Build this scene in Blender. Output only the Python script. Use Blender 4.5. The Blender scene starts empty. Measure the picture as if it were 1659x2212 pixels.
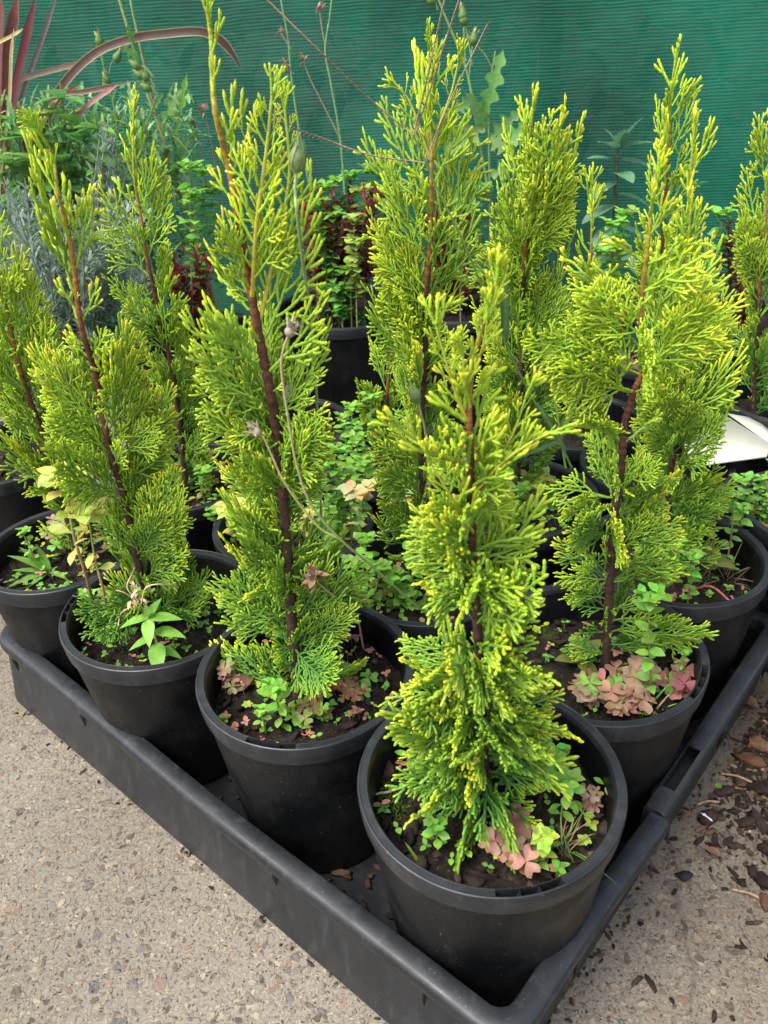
import bpy, math, random
import numpy as np
from math import radians as R, sin, cos, pi
rng = np.random.default_rng(7)
random.seed(7)
S = bpy.context.scene
COL = S.collection

# ------------------------------------------------------------------ camera, sky, sun, exposure
CAM_H, PITCH, ROLL, FR = 0.7156, R(31.644), R(-3.323), 3198.2/4032
cd = bpy.data.cameras.new('camera'); cam = bpy.data.objects.new('camera', cd); COL.objects.link(cam)
S.camera = cam
cd.sensor_fit = 'VERTICAL'; cd.sensor_height = 6.8; cd.sensor_width = 6.8; cd.lens = FR*6.8
cd.clip_start = 0.01; cd.clip_end = 200
cd.dof.use_dof = True; cd.dof.focus_distance = 0.74; cd.dof.aperture_fstop = 2.6
_fw = np.array([0, cos(PITCH), -sin(PITCH)]); _up = np.array([0, sin(PITCH), cos(PITCH)]); _rt = np.array([1., 0, 0])
_r2 = cos(ROLL)*_rt + sin(ROLL)*_up; _u2 = -sin(ROLL)*_rt + cos(ROLL)*_up
import mathutils
cam.matrix_world = mathutils.Matrix(((_r2[0], _u2[0], -_fw[0], 0), (_r2[1], _u2[1], -_fw[1], 0),
                                     (_r2[2], _u2[2], -_fw[2], CAM_H), (0, 0, 0, 1)))
SUN_EL, SUN_AZ = 58, -118          # azimuth from +y towards +x
w = bpy.data.worlds.new('World'); S.world = w; w.use_nodes = True
nt = w.node_tree; nt.nodes.clear()
sky = nt.nodes.new('ShaderNodeTexSky'); sky.sky_type = 'NISHITA'; sky.sun_disc = False
sky.sun_elevation = R(SUN_EL); sky.sun_rotation = R(SUN_AZ); sky.dust_density = 4.0; sky.air_density = 1.0; sky.ozone_density = 1.0
hs = nt.nodes.new('ShaderNodeHueSaturation'); hs.inputs['Saturation'].default_value = 0.55
bg = nt.nodes.new('ShaderNodeBackground'); bg.inputs['Strength'].default_value = 0.15
wo = nt.nodes.new('ShaderNodeOutputWorld')
nt.links.new(sky.outputs[0], hs.inputs['Color']); nt.links.new(hs.outputs[0], bg.inputs[0]); nt.links.new(bg.outputs[0], wo.inputs[0])
sl = bpy.data.lights.new('sun', 'SUN'); so = bpy.data.objects.new('sun', sl); COL.objects.link(so)
sl.energy = 1.0; sl.angle = R(32); sl.color = (1.0, 0.965, 0.90)
_d = np.array([sin(R(SUN_AZ))*cos(R(SUN_EL)), cos(R(SUN_AZ))*cos(R(SUN_EL)), sin(R(SUN_EL))])
so.rotation_euler = mathutils.Vector(_d).to_track_quat('Z', 'Y').to_euler(); so.location = (-2, -2, 4)
S.view_settings.view_transform = 'Standard'; S.view_settings.look = 'None'
S.view_settings.exposure = 1.6; S.view_settings.gamma = 1
try:
    S.cycles.use_denoising = True; S.cycles.denoiser = 'OPENIMAGEDENOISE'
    S.cycles.max_bounces = 8; S.cycles.transparent_max_bounces = 8
except Exception: pass

def at(u, v, y=None, z=None):
    """where a sight line of the surveyed photo meets the vertical plane at y or the level z"""
    f = FR*2212
    d = _fw*f + (u-829.5)*_r2 - (v-1106)*_u2
    t = y/d[1] if y is not None else (z-CAM_H)/d[2]
    return np.array([0, 0, CAM_H]) + d*t

# ------------------------------------------------------------------ materials
def M(name, rough=.5, spec=.5):
    m = bpy.data.materials.new(name); m.use_nodes = True
    b = m.node_tree.nodes['Principled BSDF']; b.inputs['Roughness'].default_value = rough
    b.inputs['Specular IOR Level'].default_value = spec
    return m, m.node_tree, b
def N(t, k, **kw):
    n = t.nodes.new('ShaderNode'+k)
    for a, v in kw.items():
        if a in n.inputs: n.inputs[a].default_value = v
        else: setattr(n, a, v)
    return n
def ramp(t, src, stops):
    r = N(t, 'ValToRGB'); e = r.color_ramp.elements
    while len(e) < len(stops): e.new(.5)
    for x, (p, c) in zip(e, stops): x.position = p; x.color = (*c, 1) if len(c) == 3 else c
    t.links.new(src, r.inputs[0]); return r.outputs[0]
def g3(v): return (v, v, v)
def mix(t, a, b, f, mode='MIX'):
    n = N(t, 'MixRGB', blend_type=mode)
    for i, x in ((0, f), (1, a), (2, b)):
        if hasattr(x, 'is_linked'): t.links.new(x, n.inputs[i])
        elif isinstance(x, (int, float)): n.inputs[i].default_value = x if i == 0 else (x, x, x, 1)
        else: n.inputs[i].default_value = (*x, 1)
    return n.outputs[0]
def objco(t, scale=(1, 1, 1)):
    c = N(t, 'TexCoord'); mp = N(t, 'Mapping', Scale=scale); t.links.new(c.outputs['Object'], mp.inputs[0]); return mp.outputs[0]
def noise(t, co, sc, det=3, rough=.5):
    n = N(t, 'TexNoise', Scale=sc, Detail=det, Roughness=rough); t.links.new(co, n.inputs['Vector']); return n.outputs[0]
def bump(t, b, h, st, dist):
    n = N(t, 'Bump', Strength=st, Distance=dist); t.links.new(h, n.inputs['Height']); t.links.new(n.outputs[0], b.inputs['Normal'])

def plastic(name, dark, pale, rough, spec=.4):
    m, t, b = M(name, rough, spec); co = objco(t)
    n1 = ramp(t, noise(t, co, 9, 5, .65), [(.35, g3(0)), (.75, g3(1))])
    n2 = ramp(t, noise(t, objco(t, (1, 1, .35)), 60, 4, .7), [(.52, g3(0)), (.75, g3(1))])
    c = mix(t, dark, pale, n1); c = mix(t, c, tuple(min(1, x*2.2+.01) for x in pale), mix(t, 0, n2, .45))
    n3 = ramp(t, noise(t, co, 420, 2, .5), [(.70, g3(0)), (.76, g3(1))])
    c = mix(t, c, (.16, .15, .14), mix(t, 0, n3, .5))
    dust = ramp(t, noise(t, objco(t, (1, 1, .6)), 16, 6, .7), [(.50, g3(0)), (.72, g3(1))])
    c = mix(t, c, (.040, .036, .031), mix(t, 0, dust, .16))
    scr = ramp(t, noise(t, objco(t, (40, 40, 900)), 1, 3, .6), [(.66, g3(0)), (.70, g3(1))]); c = mix(t, c, (.05, .05, .052), mix(t, 0, mix(t, scr, ramp(t, noise(t, co, 12, 2), [(.55, g3(0)), (.65, g3(1))]), 1.0, 'MULTIPLY'), .4))
    t.links.new(c, b.inputs['Base Color'])
    t.links.new(ramp(t, noise(t, co, 25, 4), [(.3, g3(rough-.1)), (.7, g3(min(1, rough+.18)))]), b.inputs['Roughness'])
    bump(t, b, noise(t, co, 240, 3), .25, .0006)
    return m
M_POT = plastic('pot_plastic', (.0018, .0022, .0025), (.0045, .0052, .0058), .42, .32)
M_LIP = plastic('pot_lip_plastic', (.010, .0112, .0128), (.023, .0258, .029), .40)  # paler than the body: sky reflection put into the pigment, plus scuffed wear
M_TRAY = plastic('tray_plastic', (.0078, .0090, .0105), (.019, .0215, .0245), .40)

def concrete():
    m, t, b = M('concrete', .85, .3); co = objco(t)
    base = mix(t, (.235, .205, .162), (.175, .154, .125), ramp(t, noise(t, co, 2.2, 6, .6), [(.35, g3(0)), (.7, g3(1))]))
    base = mix(t, base, mix(t, (.105, .090, .072), (.36, .32, .265), ramp(t, noise(t, co, 330, 4, .7), [(.32, g3(0)), (.68, g3(1))])), .6)
    h = noise(t, co, 330, 4, .7)
    hh = None
    wob = N(t, 'VectorMath', operation='ADD')
    nz = N(t, 'TexNoise', Scale=70., Detail=3.); t.links.new(co, nz.inputs['Vector'])
    sc = N(t, 'VectorMath', operation='SCALE'); sc.inputs['Scale'].default_value = .016
    t.links.new(nz.outputs['Color'], sc.inputs[0]); t.links.new(co, wob.inputs[0]); t.links.new(sc.outputs[0], wob.inputs[1])
    for scale, thr, keep, cols in ((300, .46, .55, [(.0, (.38, .31, .20)), (.3, (.27, .235, .18)), (.5, (.44, .39, .29)), (.66, (.055, .045, .040)), (1, (.26, .17, .11))]),
                                   (140, .40, .42, [(.0, (.09, .09, .092)), (.25, (.37, .30, .20)), (.45, (.19, .18, .17)), (.62, (.42, .36, .26)), (.75, (.045, .032, .028)), (1, (.29, .17, .10))]),
                                   (62, .33, .10, [(.0, (.085, .087, .092)), (.35, (.14, .135, .13)), (.6, (.10, .10, .098)), (.8, (.27, .20, .14)), (1, (.06, .05, .047))])):
        v = N(t, 'TexVoronoi', Scale=float(scale)); t.links.new(wob.outputs[0], v.inputs['Vector'])
        sx = N(t, 'SeparateColor'); t.links.new(v.outputs['Color'], sx.inputs[0])
        col = ramp(t, sx.outputs[0], cols)
        near = ramp(t, v.outputs['Distance'], [(thr, g3(1)), (thr+.07, g3(0))])
        sel = ramp(t, sx.outputs[1], [(keep, g3(1)), (keep+.02, g3(0))])
        f = mix(t, near, sel, 1.0, 'MULTIPLY')
        base = mix(t, base, col, mix(t, 0, f, .62 if scale != 140 else .75)); 
        hh = f if hh is None else mix(t, hh, f, 1.0, 'ADD')
    pv = N(t, 'TexVoronoi', Scale=430.); t.links.new(wob.outputs[0], pv.inputs['Vector']); ps = N(t, 'SeparateColor'); t.links.new(pv.outputs['Color'], ps.inputs[0])
    pit = mix(t, ramp(t, pv.outputs['Distance'], [(.30, g3(1)), (.42, g3(0))]), ramp(t, ps.outputs[2], [(.13, g3(1)), (.15, g3(0))]), 1.0, 'MULTIPLY')
    base = mix(t, base, (.030, .024, .020), mix(t, 0, pit, .8)); hh = mix(t, hh, pit, 1.0, 'SUBTRACT')
    wn = ramp(t, noise(t, co, 1.1, 5, .6), [(.42, g3(0)), (.62, g3(1))]); base = mix(t, base, mix(t, base, (.68, .67, .65), 1.0, 'MULTIPLY'), wn)
    # thin crack and pale scuffs
    sx = N(t, 'SeparateXYZ'); t.links.new(co, sx.inputs[0])
    cw = N(t, 'Math', operation='MULTIPLY_ADD'); t.links.new(noise(t, co, 14, 6, .65), cw.inputs[0]); cw.inputs[1].default_value = .045; t.links.new(sx.outputs[0], cw.inputs[2])
    c2 = N(t, 'Math', operation='MULTIPLY_ADD'); t.links.new(sx.outputs[1], c2.inputs[0]); c2.inputs[1].default_value = -.21; t.links.new(cw.outputs[0], c2.inputs[2])
    c3 = N(t, 'Math', operation='SUBTRACT'); t.links.new(c2.outputs[0], c3.inputs[0]); c3.inputs[1].default_value = .1815
    c4 = N(t, 'Math', operation='ABSOLUTE'); t.links.new(c3.outputs[0], c4.inputs[0])
    base = mix(t, base, (.07, .06, .05), ramp(t, c4.outputs[0], [(.0003, g3(.5)), (.0008, g3(0))]))
    # the side strewn with mulch is unevenly darker and browner
    g = N(t, 'MapRange'); g.inputs['From Min'].default_value = .12; g.inputs['From Max'].default_value = .42
    t.links.new(sx.outputs[0], g.inputs['Value'])
    side_tone = mix(t, g.outputs[0], ramp(t, noise(t, co, 7, 5, .65), [(.30, g3(.45)), (.62, g3(1))]), 1.0, 'MULTIPLY')
    base = mix(t, base, mix(t, base, (.50, .43, .36), 1.0, 'MULTIPLY'), side_tone)
    base = mix(t, base, (.80, .79, .77), 1.0, 'MULTIPLY')
    t.links.new(base, b.inputs['Base Color'])
    bump(t, b, mix(t, hh, h, .45), .8, .0018)
    return m
M_CONC = concrete()

def conifer_mat():
    m, t, b = M('conifer_foliage', .52, .35)
    a = N(t, 'Attribute', attribute_name='leafage'); s = N(t, 'SeparateColor'); t.links.new(a.outputs['Color'], s.inputs[0])
    old = ramp(t, s.outputs[0], [(0, (.070, .225, .042)), (.4, (.150, .340, .040)), (.75, (.36, .53, .038)), (1, (.72, .69, .040))])
    new = ramp(t, s.outputs[0], [(0, (.360, .540, .032)), (.45, (.48, .63, .036)), (.8, (.64, .71, .044)), (1, (.79, .76, .065))])
    c = mix(t, old, new, s.outputs[1])
    hsv = N(t, 'HueSaturation'); t.links.new(c, hsv.inputs['Color'])
    mr = N(t, 'MapRange'); mr.inputs['To Min'].default_value = .78; mr.inputs['To Max'].default_value = 1.15
    t.links.new(s.outputs[2], mr.inputs['Value']); t.links.new(mr.outputs[0], hsv.inputs['Value'])
    t.links.new(hsv.outputs[0], b.inputs['Base Color'])
    co = objco(t); bump(t, b, noise(t, co, 900, 2), .5, .0006)
    tr = N(t, 'BsdfTranslucent'); t.links.new(hsv.outputs[0], tr.inputs[0]); mx = N(t, 'MixShader'); mx.inputs[0].default_value = .34
    t.links.new(b.outputs[0], mx.inputs[1]); t.links.new(tr.outputs[0], mx.inputs[2]); t.links.new(mx.outputs[0], t.nodes['Material Output'].inputs[0])
    return m
M_CON = conifer_mat()

def tint_mat(name, rough, transl, spec=.4, nsc=180, amt=.35, gain=1.):
    m, t, b = M(name, rough, spec)
    a = N(t, 'Attribute', attribute_name='tint'); co = objco(t)
    nn = ramp(t, noise(t, co, nsc, 4, .6), [(.3, g3((1-amt)*gain)), (.7, g3((1+amt*.3)*gain))])
    c = mix(t, a.outputs['Color'], nn, 1.0, 'MULTIPLY')
    t.links.new(c, b.inputs['Base Color']); bump(t, b, noise(t, co, nsc*2, 3), .3, .0006)
    if transl:
        tr = N(t, 'BsdfTranslucent'); t.links.new(c, tr.inputs[0]); mx = N(t, 'MixShader'); mx.inputs[0].default_value = transl
        o = t.nodes['Material Output']; t.links.new(b.outputs[0], mx.inputs[1]); t.links.new(tr.outputs[0], mx.inputs[2]); t.links.new(mx.outputs[0], o.inputs[0])
    return m
M_LEAF = tint_mat('weed_leaf', .5, .35, amt=.25)
M_STEM = tint_mat('weed_stem', .55, 0)
M_BARK = tint_mat('seedling_bark', .8, 0, .2, 260, .55, .85)
M_CHIP = tint_mat('bark_chip', .85, 0, .2, 120, .6, .75)
M_CARD = tint_mat('white_card', .6, 0, .2, 30, .06, .80)

def soil_mat():
    m, t, b = M('potting_soil', .95, .2); co = objco(t)
    c = mix(t, (.007, .0055, .0045), (.028, .020, .0145), ramp(t, noise(t, co, 120, 5, .7), [(.35, g3(0)), (.65, g3(1))]))
    c = mix(t, c, (.085, .06, .042), ramp(t, noise(t, co, 300, 3, .6), [(.60, g3(0)), (.68, g3(.8))]))
    c = mix(t, c, (.05, .075, .012), ramp(t, noise(t, co, 14, 4, .6), [(.58, g3(0)), (.68, g3(.7))]))
    t.links.new(c, b.inputs['Base Color']); bump(t, b, noise(t, co, 160, 5, .7), 1, .006)
    return m
M_SOIL = soil_mat()

def cloth_mat():
    m, t, b = M('green_shade_cloth', .6, .35)
    co = objco(t)
    sx = N(t, 'SeparateXYZ'); t.links.new(co, sx.inputs[0])
    wob = noise(t, co, 5, 3)
    def wave(axis, per, wv):
        a = N(t, 'MathNode') if False else N(t, 'Math', operation='MULTIPLY'); a.inputs[1].default_value = 2*pi/per
        t.links.new(sx.outputs[axis], a.inputs[0])
        w1 = N(t, 'Math', operation='MULTIPLY_ADD'); t.links.new(wob, w1.inputs[0]); w1.inputs[1].default_value = wv; t.links.new(a.outputs[0], w1.inputs[2])
        s = N(t, 'Math', operation='SINE'); t.links.new(w1.outputs[0], s.inputs[0])
        r = N(t, 'MapRange'); r.inputs['From Min'].default_value = -1; t.links.new(s.outputs[0], r.inputs['Value']); return r.outputs[0]
    hz = wave(2, .0058, 14); vt = wave(0, .0046, 14)
    st = noise(t, objco(t, (6, 1, 160)), 3, 3, .6)
    big = noise(t, objco(t, (1, 1, .7)), 3.2, 5, .6)
    c = mix(t, (.0008, .052, .029), (.003, .150, .086), ramp(t, big, [(.35, g3(0)), (.68, g3(1))]))
    c = mix(t, c, (.020, .25, .15), mix(t, 0, ramp(t, st, [(.45, g3(0)), (.8, g3(1))]), .45))
    c = mix(t, c, mix(t, c, g3(.68), 1.0, 'MULTIPLY'), ramp(t, hz, [(.0, g3(1)), (.5, g3(0))]))
    t.links.new(c, b.inputs['Base Color']); bump(t, b, mix(t, hz, vt, .35), .6, .0012)
    tl = N(t, 'BsdfTranslucent'); t.links.new(c, tl.inputs[0])
    m1 = N(t, 'MixShader'); m1.inputs[0].default_value = .3; t.links.new(b.outputs[0], m1.inputs[1]); t.links.new(tl.outputs[0], m1.inputs[2])
    tp = N(t, 'BsdfTransparent'); m2 = N(t, 'MixShader')
    hole = mix(t, ramp(t, hz, [(.12, g3(1)), (.34, g3(0))]), ramp(t, vt, [(.25, g3(0)), (.6, g3(1))]), 1.0, 'MULTIPLY')
    wv = N(t, 'TexVoronoi', Scale=7.); t.links.new(objco(t, (1, 1, 1.7)), wv.inputs['Vector']); ws = N(t, 'SeparateColor'); t.links.new(wv.outputs['Color'], ws.inputs[0])
    worn = mix(t, ramp(t, wv.outputs['Distance'], [(.10, g3(1)), (.18, g3(0))]), ramp(t, ws.outputs[0], [(.10, g3(1)), (.11, g3(0))]), 1.0, 'MULTIPLY')
    t.links.new(mix(t, mix(t, .006, .20, hole), mix(t, .1, .95, hole), worn), m2.inputs[0])
    t.links.new(m1.outputs[0], m2.inputs[1]); t.links.new(tp.outputs[0], m2.inputs[2]); t.links.new(m2.outputs[0], t.nodes['Material Output'].inputs[0])
    return m
M_CLOTH = cloth_mat()

# ------------------------------------------------------------------ mesh helpers
class G:
    """collects quads and triangles with one colour per vertex, then becomes ONE mesh object"""
    def __init__(s): s.V = []; s.F = []; s.C = []; s.n = 0
    def add(s, V, F, c):
        V = np.asarray(V, float); F = np.asarray(F, int)
        s.V.append(V); s.F.append(F+s.n)
        c = np.asarray(c, float)
        s.C.append(np.tile(c, (len(V), 1)) if c.ndim == 1 else c); s.n += len(V); return s
    def build(s, name, mat, parent=None, attr='tint', loc=None, smooth=True, sharp=0):
        V = np.concatenate(s.V) if s.V else np.zeros((0, 3)); C = np.concatenate(s.C)
        if loc is not None: V = V-np.asarray(loc)
        me = bpy.data.meshes.new(name)
        me.vertices.add(len(V)); me.vertices.foreach_set('co', V.astype(np.float32).ravel())
        tot = np.concatenate([np.full(len(f), f.shape[1]) for f in s.F]); idx = np.concatenate([f.ravel() for f in s.F])
        me.loops.add(len(idx)); me.loops.foreach_set('vertex_index', idx.astype(np.int32))
        me.polygons.add(len(tot)); me.polygons.foreach_set('loop_start', np.concatenate([[0], np.cumsum(tot)[:-1]]).astype(np.int32))
        me.polygons.foreach_set('loop_total', tot.astype(np.int32))
        if smooth: me.polygons.foreach_set('use_smooth', np.ones(len(tot), bool))
        ca = me.color_attributes.new(attr, 'FLOAT_COLOR', 'POINT')
        ca.data.foreach_set('color', np.c_[C, np.ones(len(C))].astype(np.float32).ravel())
        me.update(calc_edges=True); me.validate()
        if sharp: me.set_sharp_from_angle(angle=R(sharp))
        me.materials.append(mat)
        o = bpy.data.objects.new(name, me); COL.objects.link(o)
        if parent is not None: o.parent = parent
        elif loc is not None: o.location = loc
        return o
def thing(name, label, cat, loc, group=None):
    o = bpy.data.objects.new(name, None); o.empty_display_size = .02; COL.objects.link(o); o.location = loc
    return tag(o, label, cat, group)
def tag(o, label, cat, group=None, kind=None):
    if label: o['label'] = label
    if cat: o['category'] = cat
    if group: o['group'] = group
    if kind: o['kind'] = kind
    return o
def cr(P, n):
    """Catmull-Rom through P, n points"""
    P = np.asarray(P, float); Q = np.vstack([2*P[0]-P[1], P, 2*P[-1]-P[-2]]); k = len(P)-1
    t = np.linspace(0, k, n); i = np.minimum(t.astype(int), k-1); u = (t-i)[:, None]
    a, b, c, d = Q[i], Q[i+1], Q[i+2], Q[i+3]
    return .5*(2*b+(c-a)*u+(2*a-5*b+4*c-d)*u**2+(3*b-a-3*c+d)*u**3)
def nrm(v): v = np.asarray(v, float); return v/(np.linalg.norm(v, axis=-1, keepdims=True)+1e-12)
def tube(P, r, k=6, flat=1.0):
    P = np.asarray(P, float); n = len(P); r = np.broadcast_to(np.asarray(r, float), (n,))
    T = nrm(np.gradient(P, axis=0)); ref = np.array([0, 0, 1.]) if abs(T[:, 2]).mean() < .85 else np.array([1., 0, 0])
    A = nrm(np.cross(T, ref)); B = np.cross(T, A)
    a = np.arange(k)*2*pi/k
    V = P[:, None]+r[:, None, None]*(np.cos(a)[None, :, None]*A[:, None]+flat*np.sin(a)[None, :, None]*B[:, None])
    V = V.reshape(-1, 3)
    i = np.arange(n-1)[:, None]*k; j = np.arange(k)[None]
    F = np.stack([i+j, i+(j+1) % k, i+k+(j+1) % k, i+k+j], -1).reshape(-1, 4)
    return V, F
def capped(P, r, k=6):
    """tube with rounded closed ends"""
    P = np.asarray(P, float); r = np.broadcast_to(np.asarray(r, float), (len(P),))
    t0, t1 = nrm(P[1]-P[0]), nrm(P[-1]-P[-2])
    P2 = np.vstack([P[0]-t0*r[0]*.6, P[0]-t0*r[0]*.45, P, P[-1]+t1*r[-1]*.45, P[-1]+t1*r[-1]*.6])
    r2 = np.concatenate([[r[0]*.05, r[0]*.7], r, [r[-1]*.7, r[-1]*.05]])
    return tube(P2, r2, k)
def frame(d, up=(0, 0, 1), roll=0.):
    x = nrm(d); up = np.asarray(up, float)
    if abs(x@nrm(up)) > .98: up = np.array([.3, -1, .1])
    y = nrm(np.cross(up, x)); z = np.cross(x, y)
    return x, cos(roll)*y+sin(roll)*z, -sin(roll)*y+cos(roll)*z
SHAPES = {'oval': lambda t: np.sin(pi*np.clip(t, 0, 1)**.85)**.75, 'lance': lambda t: np.sin(pi*t**.7)**.9,
          'spat': lambda t: .10*(1-t)+np.sin(pi*np.clip((t-.12)/.88, 0, 1)**1.25)**.8*.9, 'strap': lambda t: np.minimum(1, 3*t+.4)*np.clip(1-t, 0, 1)**.35,
          'round': lambda t: np.sqrt(np.clip(1-(2*t-1)**2, 0, 1)), 'tri': lambda t: np.minimum(t*7, 1)*(1-t)**.75,
          'lobed': lambda t: (np.sin(pi*t**.9)**.6)*(.62+.38*np.sin(t*24))}
def leaf(g, base, d, L, W, shape='oval', col=(.1, .3, .04), up=(0, 0, 1), roll=0., fold=.25, curl=.2, n=6, edge=None):
    """a thin curved blade, two strips meeting at a midrib"""
    x, y, z = frame(d, up, roll); t = np.linspace(0, 1, n+1); h = SHAPES[shape](t)*W*.5
    px = t*L; pz = -curl*L*t**2
    V = []
    for a in (-1, 0, 1):
        V.append(base+px[:, None]*x+(a*h)[:, None]*y+(pz+abs(a)*h*fold)[:, None]*z)
    V = np.stack(V, 1).reshape(-1, 3)
    F = [[3*i+j, 3*i+3+j, 3*i+4+j, 3*i+1+j] for i in range(n) for j in (0, 1)]
    col = np.asarray(col)*rng.uniform(.85, 1.15)
    if edge is not None:
        C = np.tile(col, (len(V), 1)); C[0::3] = edge; C[2::3] = edge; g.add(V, F, C)
    else: g.add(V, F, col)
def heart(g, base, d, L, W, col, up=(0, 0, 1), curl=.15, edge=None):
    """a notched clover leaflet"""
    x, y, z = frame(d, up); t = np.linspace(0, 1, 6); a = np.linspace(-1, 1, 5)
    T, A = np.meshgrid(t, a, indexing='ij')
    prof = np.sin(pi*.5*np.clip(T/.72, 0, 1))**1.1*np.where(T > .72, np.sqrt(np.clip(1-((T-.72)/.36)**2, 0, 1)), 1)
    X = T*L*(1-.26*(1-abs(A))**1.0*T**5); Y = A*prof*W*.5; Z = abs(Y)*.28-curl*L*T**2
    V = base+X[..., None]*x+Y[..., None]*y+Z[..., None]*z
    F = [[5*i+j, 5*i+5+j, 5*i+6+j, 5*i+1+j] for i in range(5) for j in range(4)]
    C = np.asarray(col)*rng.uniform(.85, 1.15); C = np.tile(C, (30, 1))
    if edge is not None:
        k = np.clip((abs(A.ravel())-.2)*.9+T.ravel()*.35, 0, 1)[:, None]*.8; C = C*(1-k)+np.asarray(edge)*k
    g.add(V.reshape(-1, 3), F, C)
def jib(c, s=.2): return np.clip(np.asarray(c)*np.exp(rng.normal(0, s*1.4))*(1+rng.normal(0, .05, 3)), .002, .95)
def jit(c, s=.12): return np.clip(np.asarray(c)*(1+rng.normal(0, s, 3)), .002, .95)

# ------------------------------------------------------------------ setting
def sheet(name, x0, x1, y0, y1, z, nx, ny, mat, amp=0.):
    X, Y = np.meshgrid(np.linspace(x0, x1, nx), np.linspace(y0, y1, ny), indexing='ij')
    V = np.stack([X, Y, np.full_like(X, z)], -1).reshape(-1, 3)
    F = [[i*ny+j, (i+1)*ny+j, (i+1)*ny+j+1, i*ny+j+1] for i in range(nx-1) for j in range(ny-1)]
    g = G().add(V, F, (0, 0, 0)); return g.build(name, mat)
tag(sheet('ground', -40, 40, -20, 60, 0, 2, 2, M_CONC), 'weathered beige concrete with exposed aggregate under the tray', None, kind='structure')

# tray frame: front corner and its two rim directions
TC = np.array([.0675, .2785]); DL = np.array([-.7440, .6681]); DR = np.array([.6681, .7440])
TL, TR, TZ = .750, .588, .0966
def tp(a, b, z=0.): p = TC+DL*a+DR*b; return np.array([p[0], p[1], z])
def rrect(a0, a1, b0, b1, r, n=8):
    P = []
    for ca, cb, s in ((a1-r, b1-r, 0), (a0+r, b1-r, 1), (a0+r, b0+r, 2), (a1-r, b0+r, 3)):
        for k in range(n+1):
            th = s*pi/2+k/n*pi/2; P.append((ca+r*cos(th), cb+r*sin(th)))
    return np.array(P)
def resample(P, step):
    P = np.vstack([P, P[:1]]); d = np.r_[0, np.cumsum(np.linalg.norm(np.diff(P, axis=0), axis=1))]
    n = int(d[-1]/step); s = np.linspace(0, d[-1], n, endpoint=False)
    return np.stack([np.interp(s, d, P[:, 0]), np.interp(s, d, P[:, 1])], 1)
def make_tray(label, off=(0, 0), ext=(TL, TR), damaged=True):
    o = thing('carry_tray', label, 'tray', tp(off[0], off[1]), 'black plastic carry trays')
    def W(a, b, z): return np.stack([*(TC[:, None]+np.outer(DL, a+off[0])+np.outer(DR, b+off[1])), np.broadcast_to(z, np.shape(a))], -1)
    base = resample(rrect(0, ext[0], 0, ext[1], .034, 10), .004)
    if damaged:
        k = int(np.where((base[:-1, 0] < .002) & (base[:-1, 1] > .2475) & (base[1:, 1] <= .2475))[0][0])
        base = np.vstack([base[:k+1], [[0, .2484], [0, .2478], [0, .2466], [0, .2460]], base[k+1:]])
        base = base[np.r_[True, np.linalg.norm(np.diff(base, axis=0), axis=1) > 1e-5]]; d = base[:, 1]
    nb = len(base)
    cen = base.mean(0)
    nx = np.roll(base, -1, 0)-np.roll(base, 1, 0); nx = nrm(np.stack([nx[:, 1], -nx[:, 0]], 1))   # outward normal
    if ((base-cen)*nx).sum() < 0: nx = -nx
    bulge = np.exp(-((base[:, 0]-.33)/.16)**2)*(base[:, 1] < .02)*.004
    # section: (inset from outer rim edge, z)
    prof = [(.0060, .0815), (.0008, .0815), (.0002, .084), (0, .0905), (.0018, .0945), (.0050, TZ), (.0160, TZ), (.0190, .0955), (.0208, .092), (.0212, .080)]
    g = G(); V = []
    brk = (base[:, 0] < .02)
    for ins, z in prof:
        p = base-nx*ins+nx*bulge[:, None]
        zz = np.full(nb, z)
        if damaged:                       # right-hand rim: raised grip section behind a torn joint
            s = base[:, 1]; up = brk*(s > .2472)
            zz = zz+up*.0012
            p = p-np.outer(brk*(s < .2472)*np.clip((s-.06)/.187, 0, 1)**1.5, [.0062, 0])
            gap = brk*(abs(s-.2472) < .0007)
            zz = zz-gap*.012
        V.append(W(p[:, 0], p[:, 1], zz))
    V = np.stack(V, 1).reshape(-1, 3); m = len(prof)
    i = np.arange(nb)[:, None]; j = np.arange(m-1)[None]; i2 = (i+1) % nb
    F = np.stack(np.broadcast_arrays(i*m+j, i*m+j+1, i2*m+j+1, i2*m+j), -1).reshape(-1, 4)
    if damaged:                           # grip slot: leave faces out of the flat top
        mid = base[np.repeat(np.arange(nb), m-1)]; jj = np.tile(np.arange(m-1), nb)
        cut = (mid[:, 0] < .02) & (abs(mid[:, 1]-.309) < .030) & (jj == 5)
        F = F[~cut]
    g.add(V, F, (0, 0, 0)); g.build('rim', M_TRAY, o, loc=tp(*off), sharp=38)
    g = G(); sec = [(.0062, .083), (.0052, .06), (.0038, .03), (.0022, .006), (.0030, .0022), (.0065, .0008), (.0110, .006), (.0105, .03), (.0110, .083)]
    lft = np.clip((.034-base[:, 1:2])/.034, 0, 1)*np.clip(base[:, 0:1]/.05, 0, 1)
    rgt = (base[:, 0] < .02)[:, None]*np.clip((base[:, 1:2]-.01)/.04, 0, 1)
    V = np.stack([W(*(base-nx*(ins+.0105*max(0, 1-z/.083)*rgt-.0085*max(0, 1-z/.083)*lft)+nx*bulge[:, None]*min(1, z/.06)).T, z) for ins, z in sec], 1).reshape(-1, 3); m = len(sec)
    j = np.arange(m-1)[None]
    F = np.stack(np.broadcast_arrays(i*m+j, i*m+j+1, i2*m+j+1, i2*m+j), -1).reshape(-1, 4)
    g.add(V, F, (0, 0, 0)); g.build('side_wall', M_TRAY, o, loc=tp(*off))
    fl = resample(rrect(.018, ext[0]-.018, .018, ext[1]-.018, .02, 6), .01)
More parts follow.
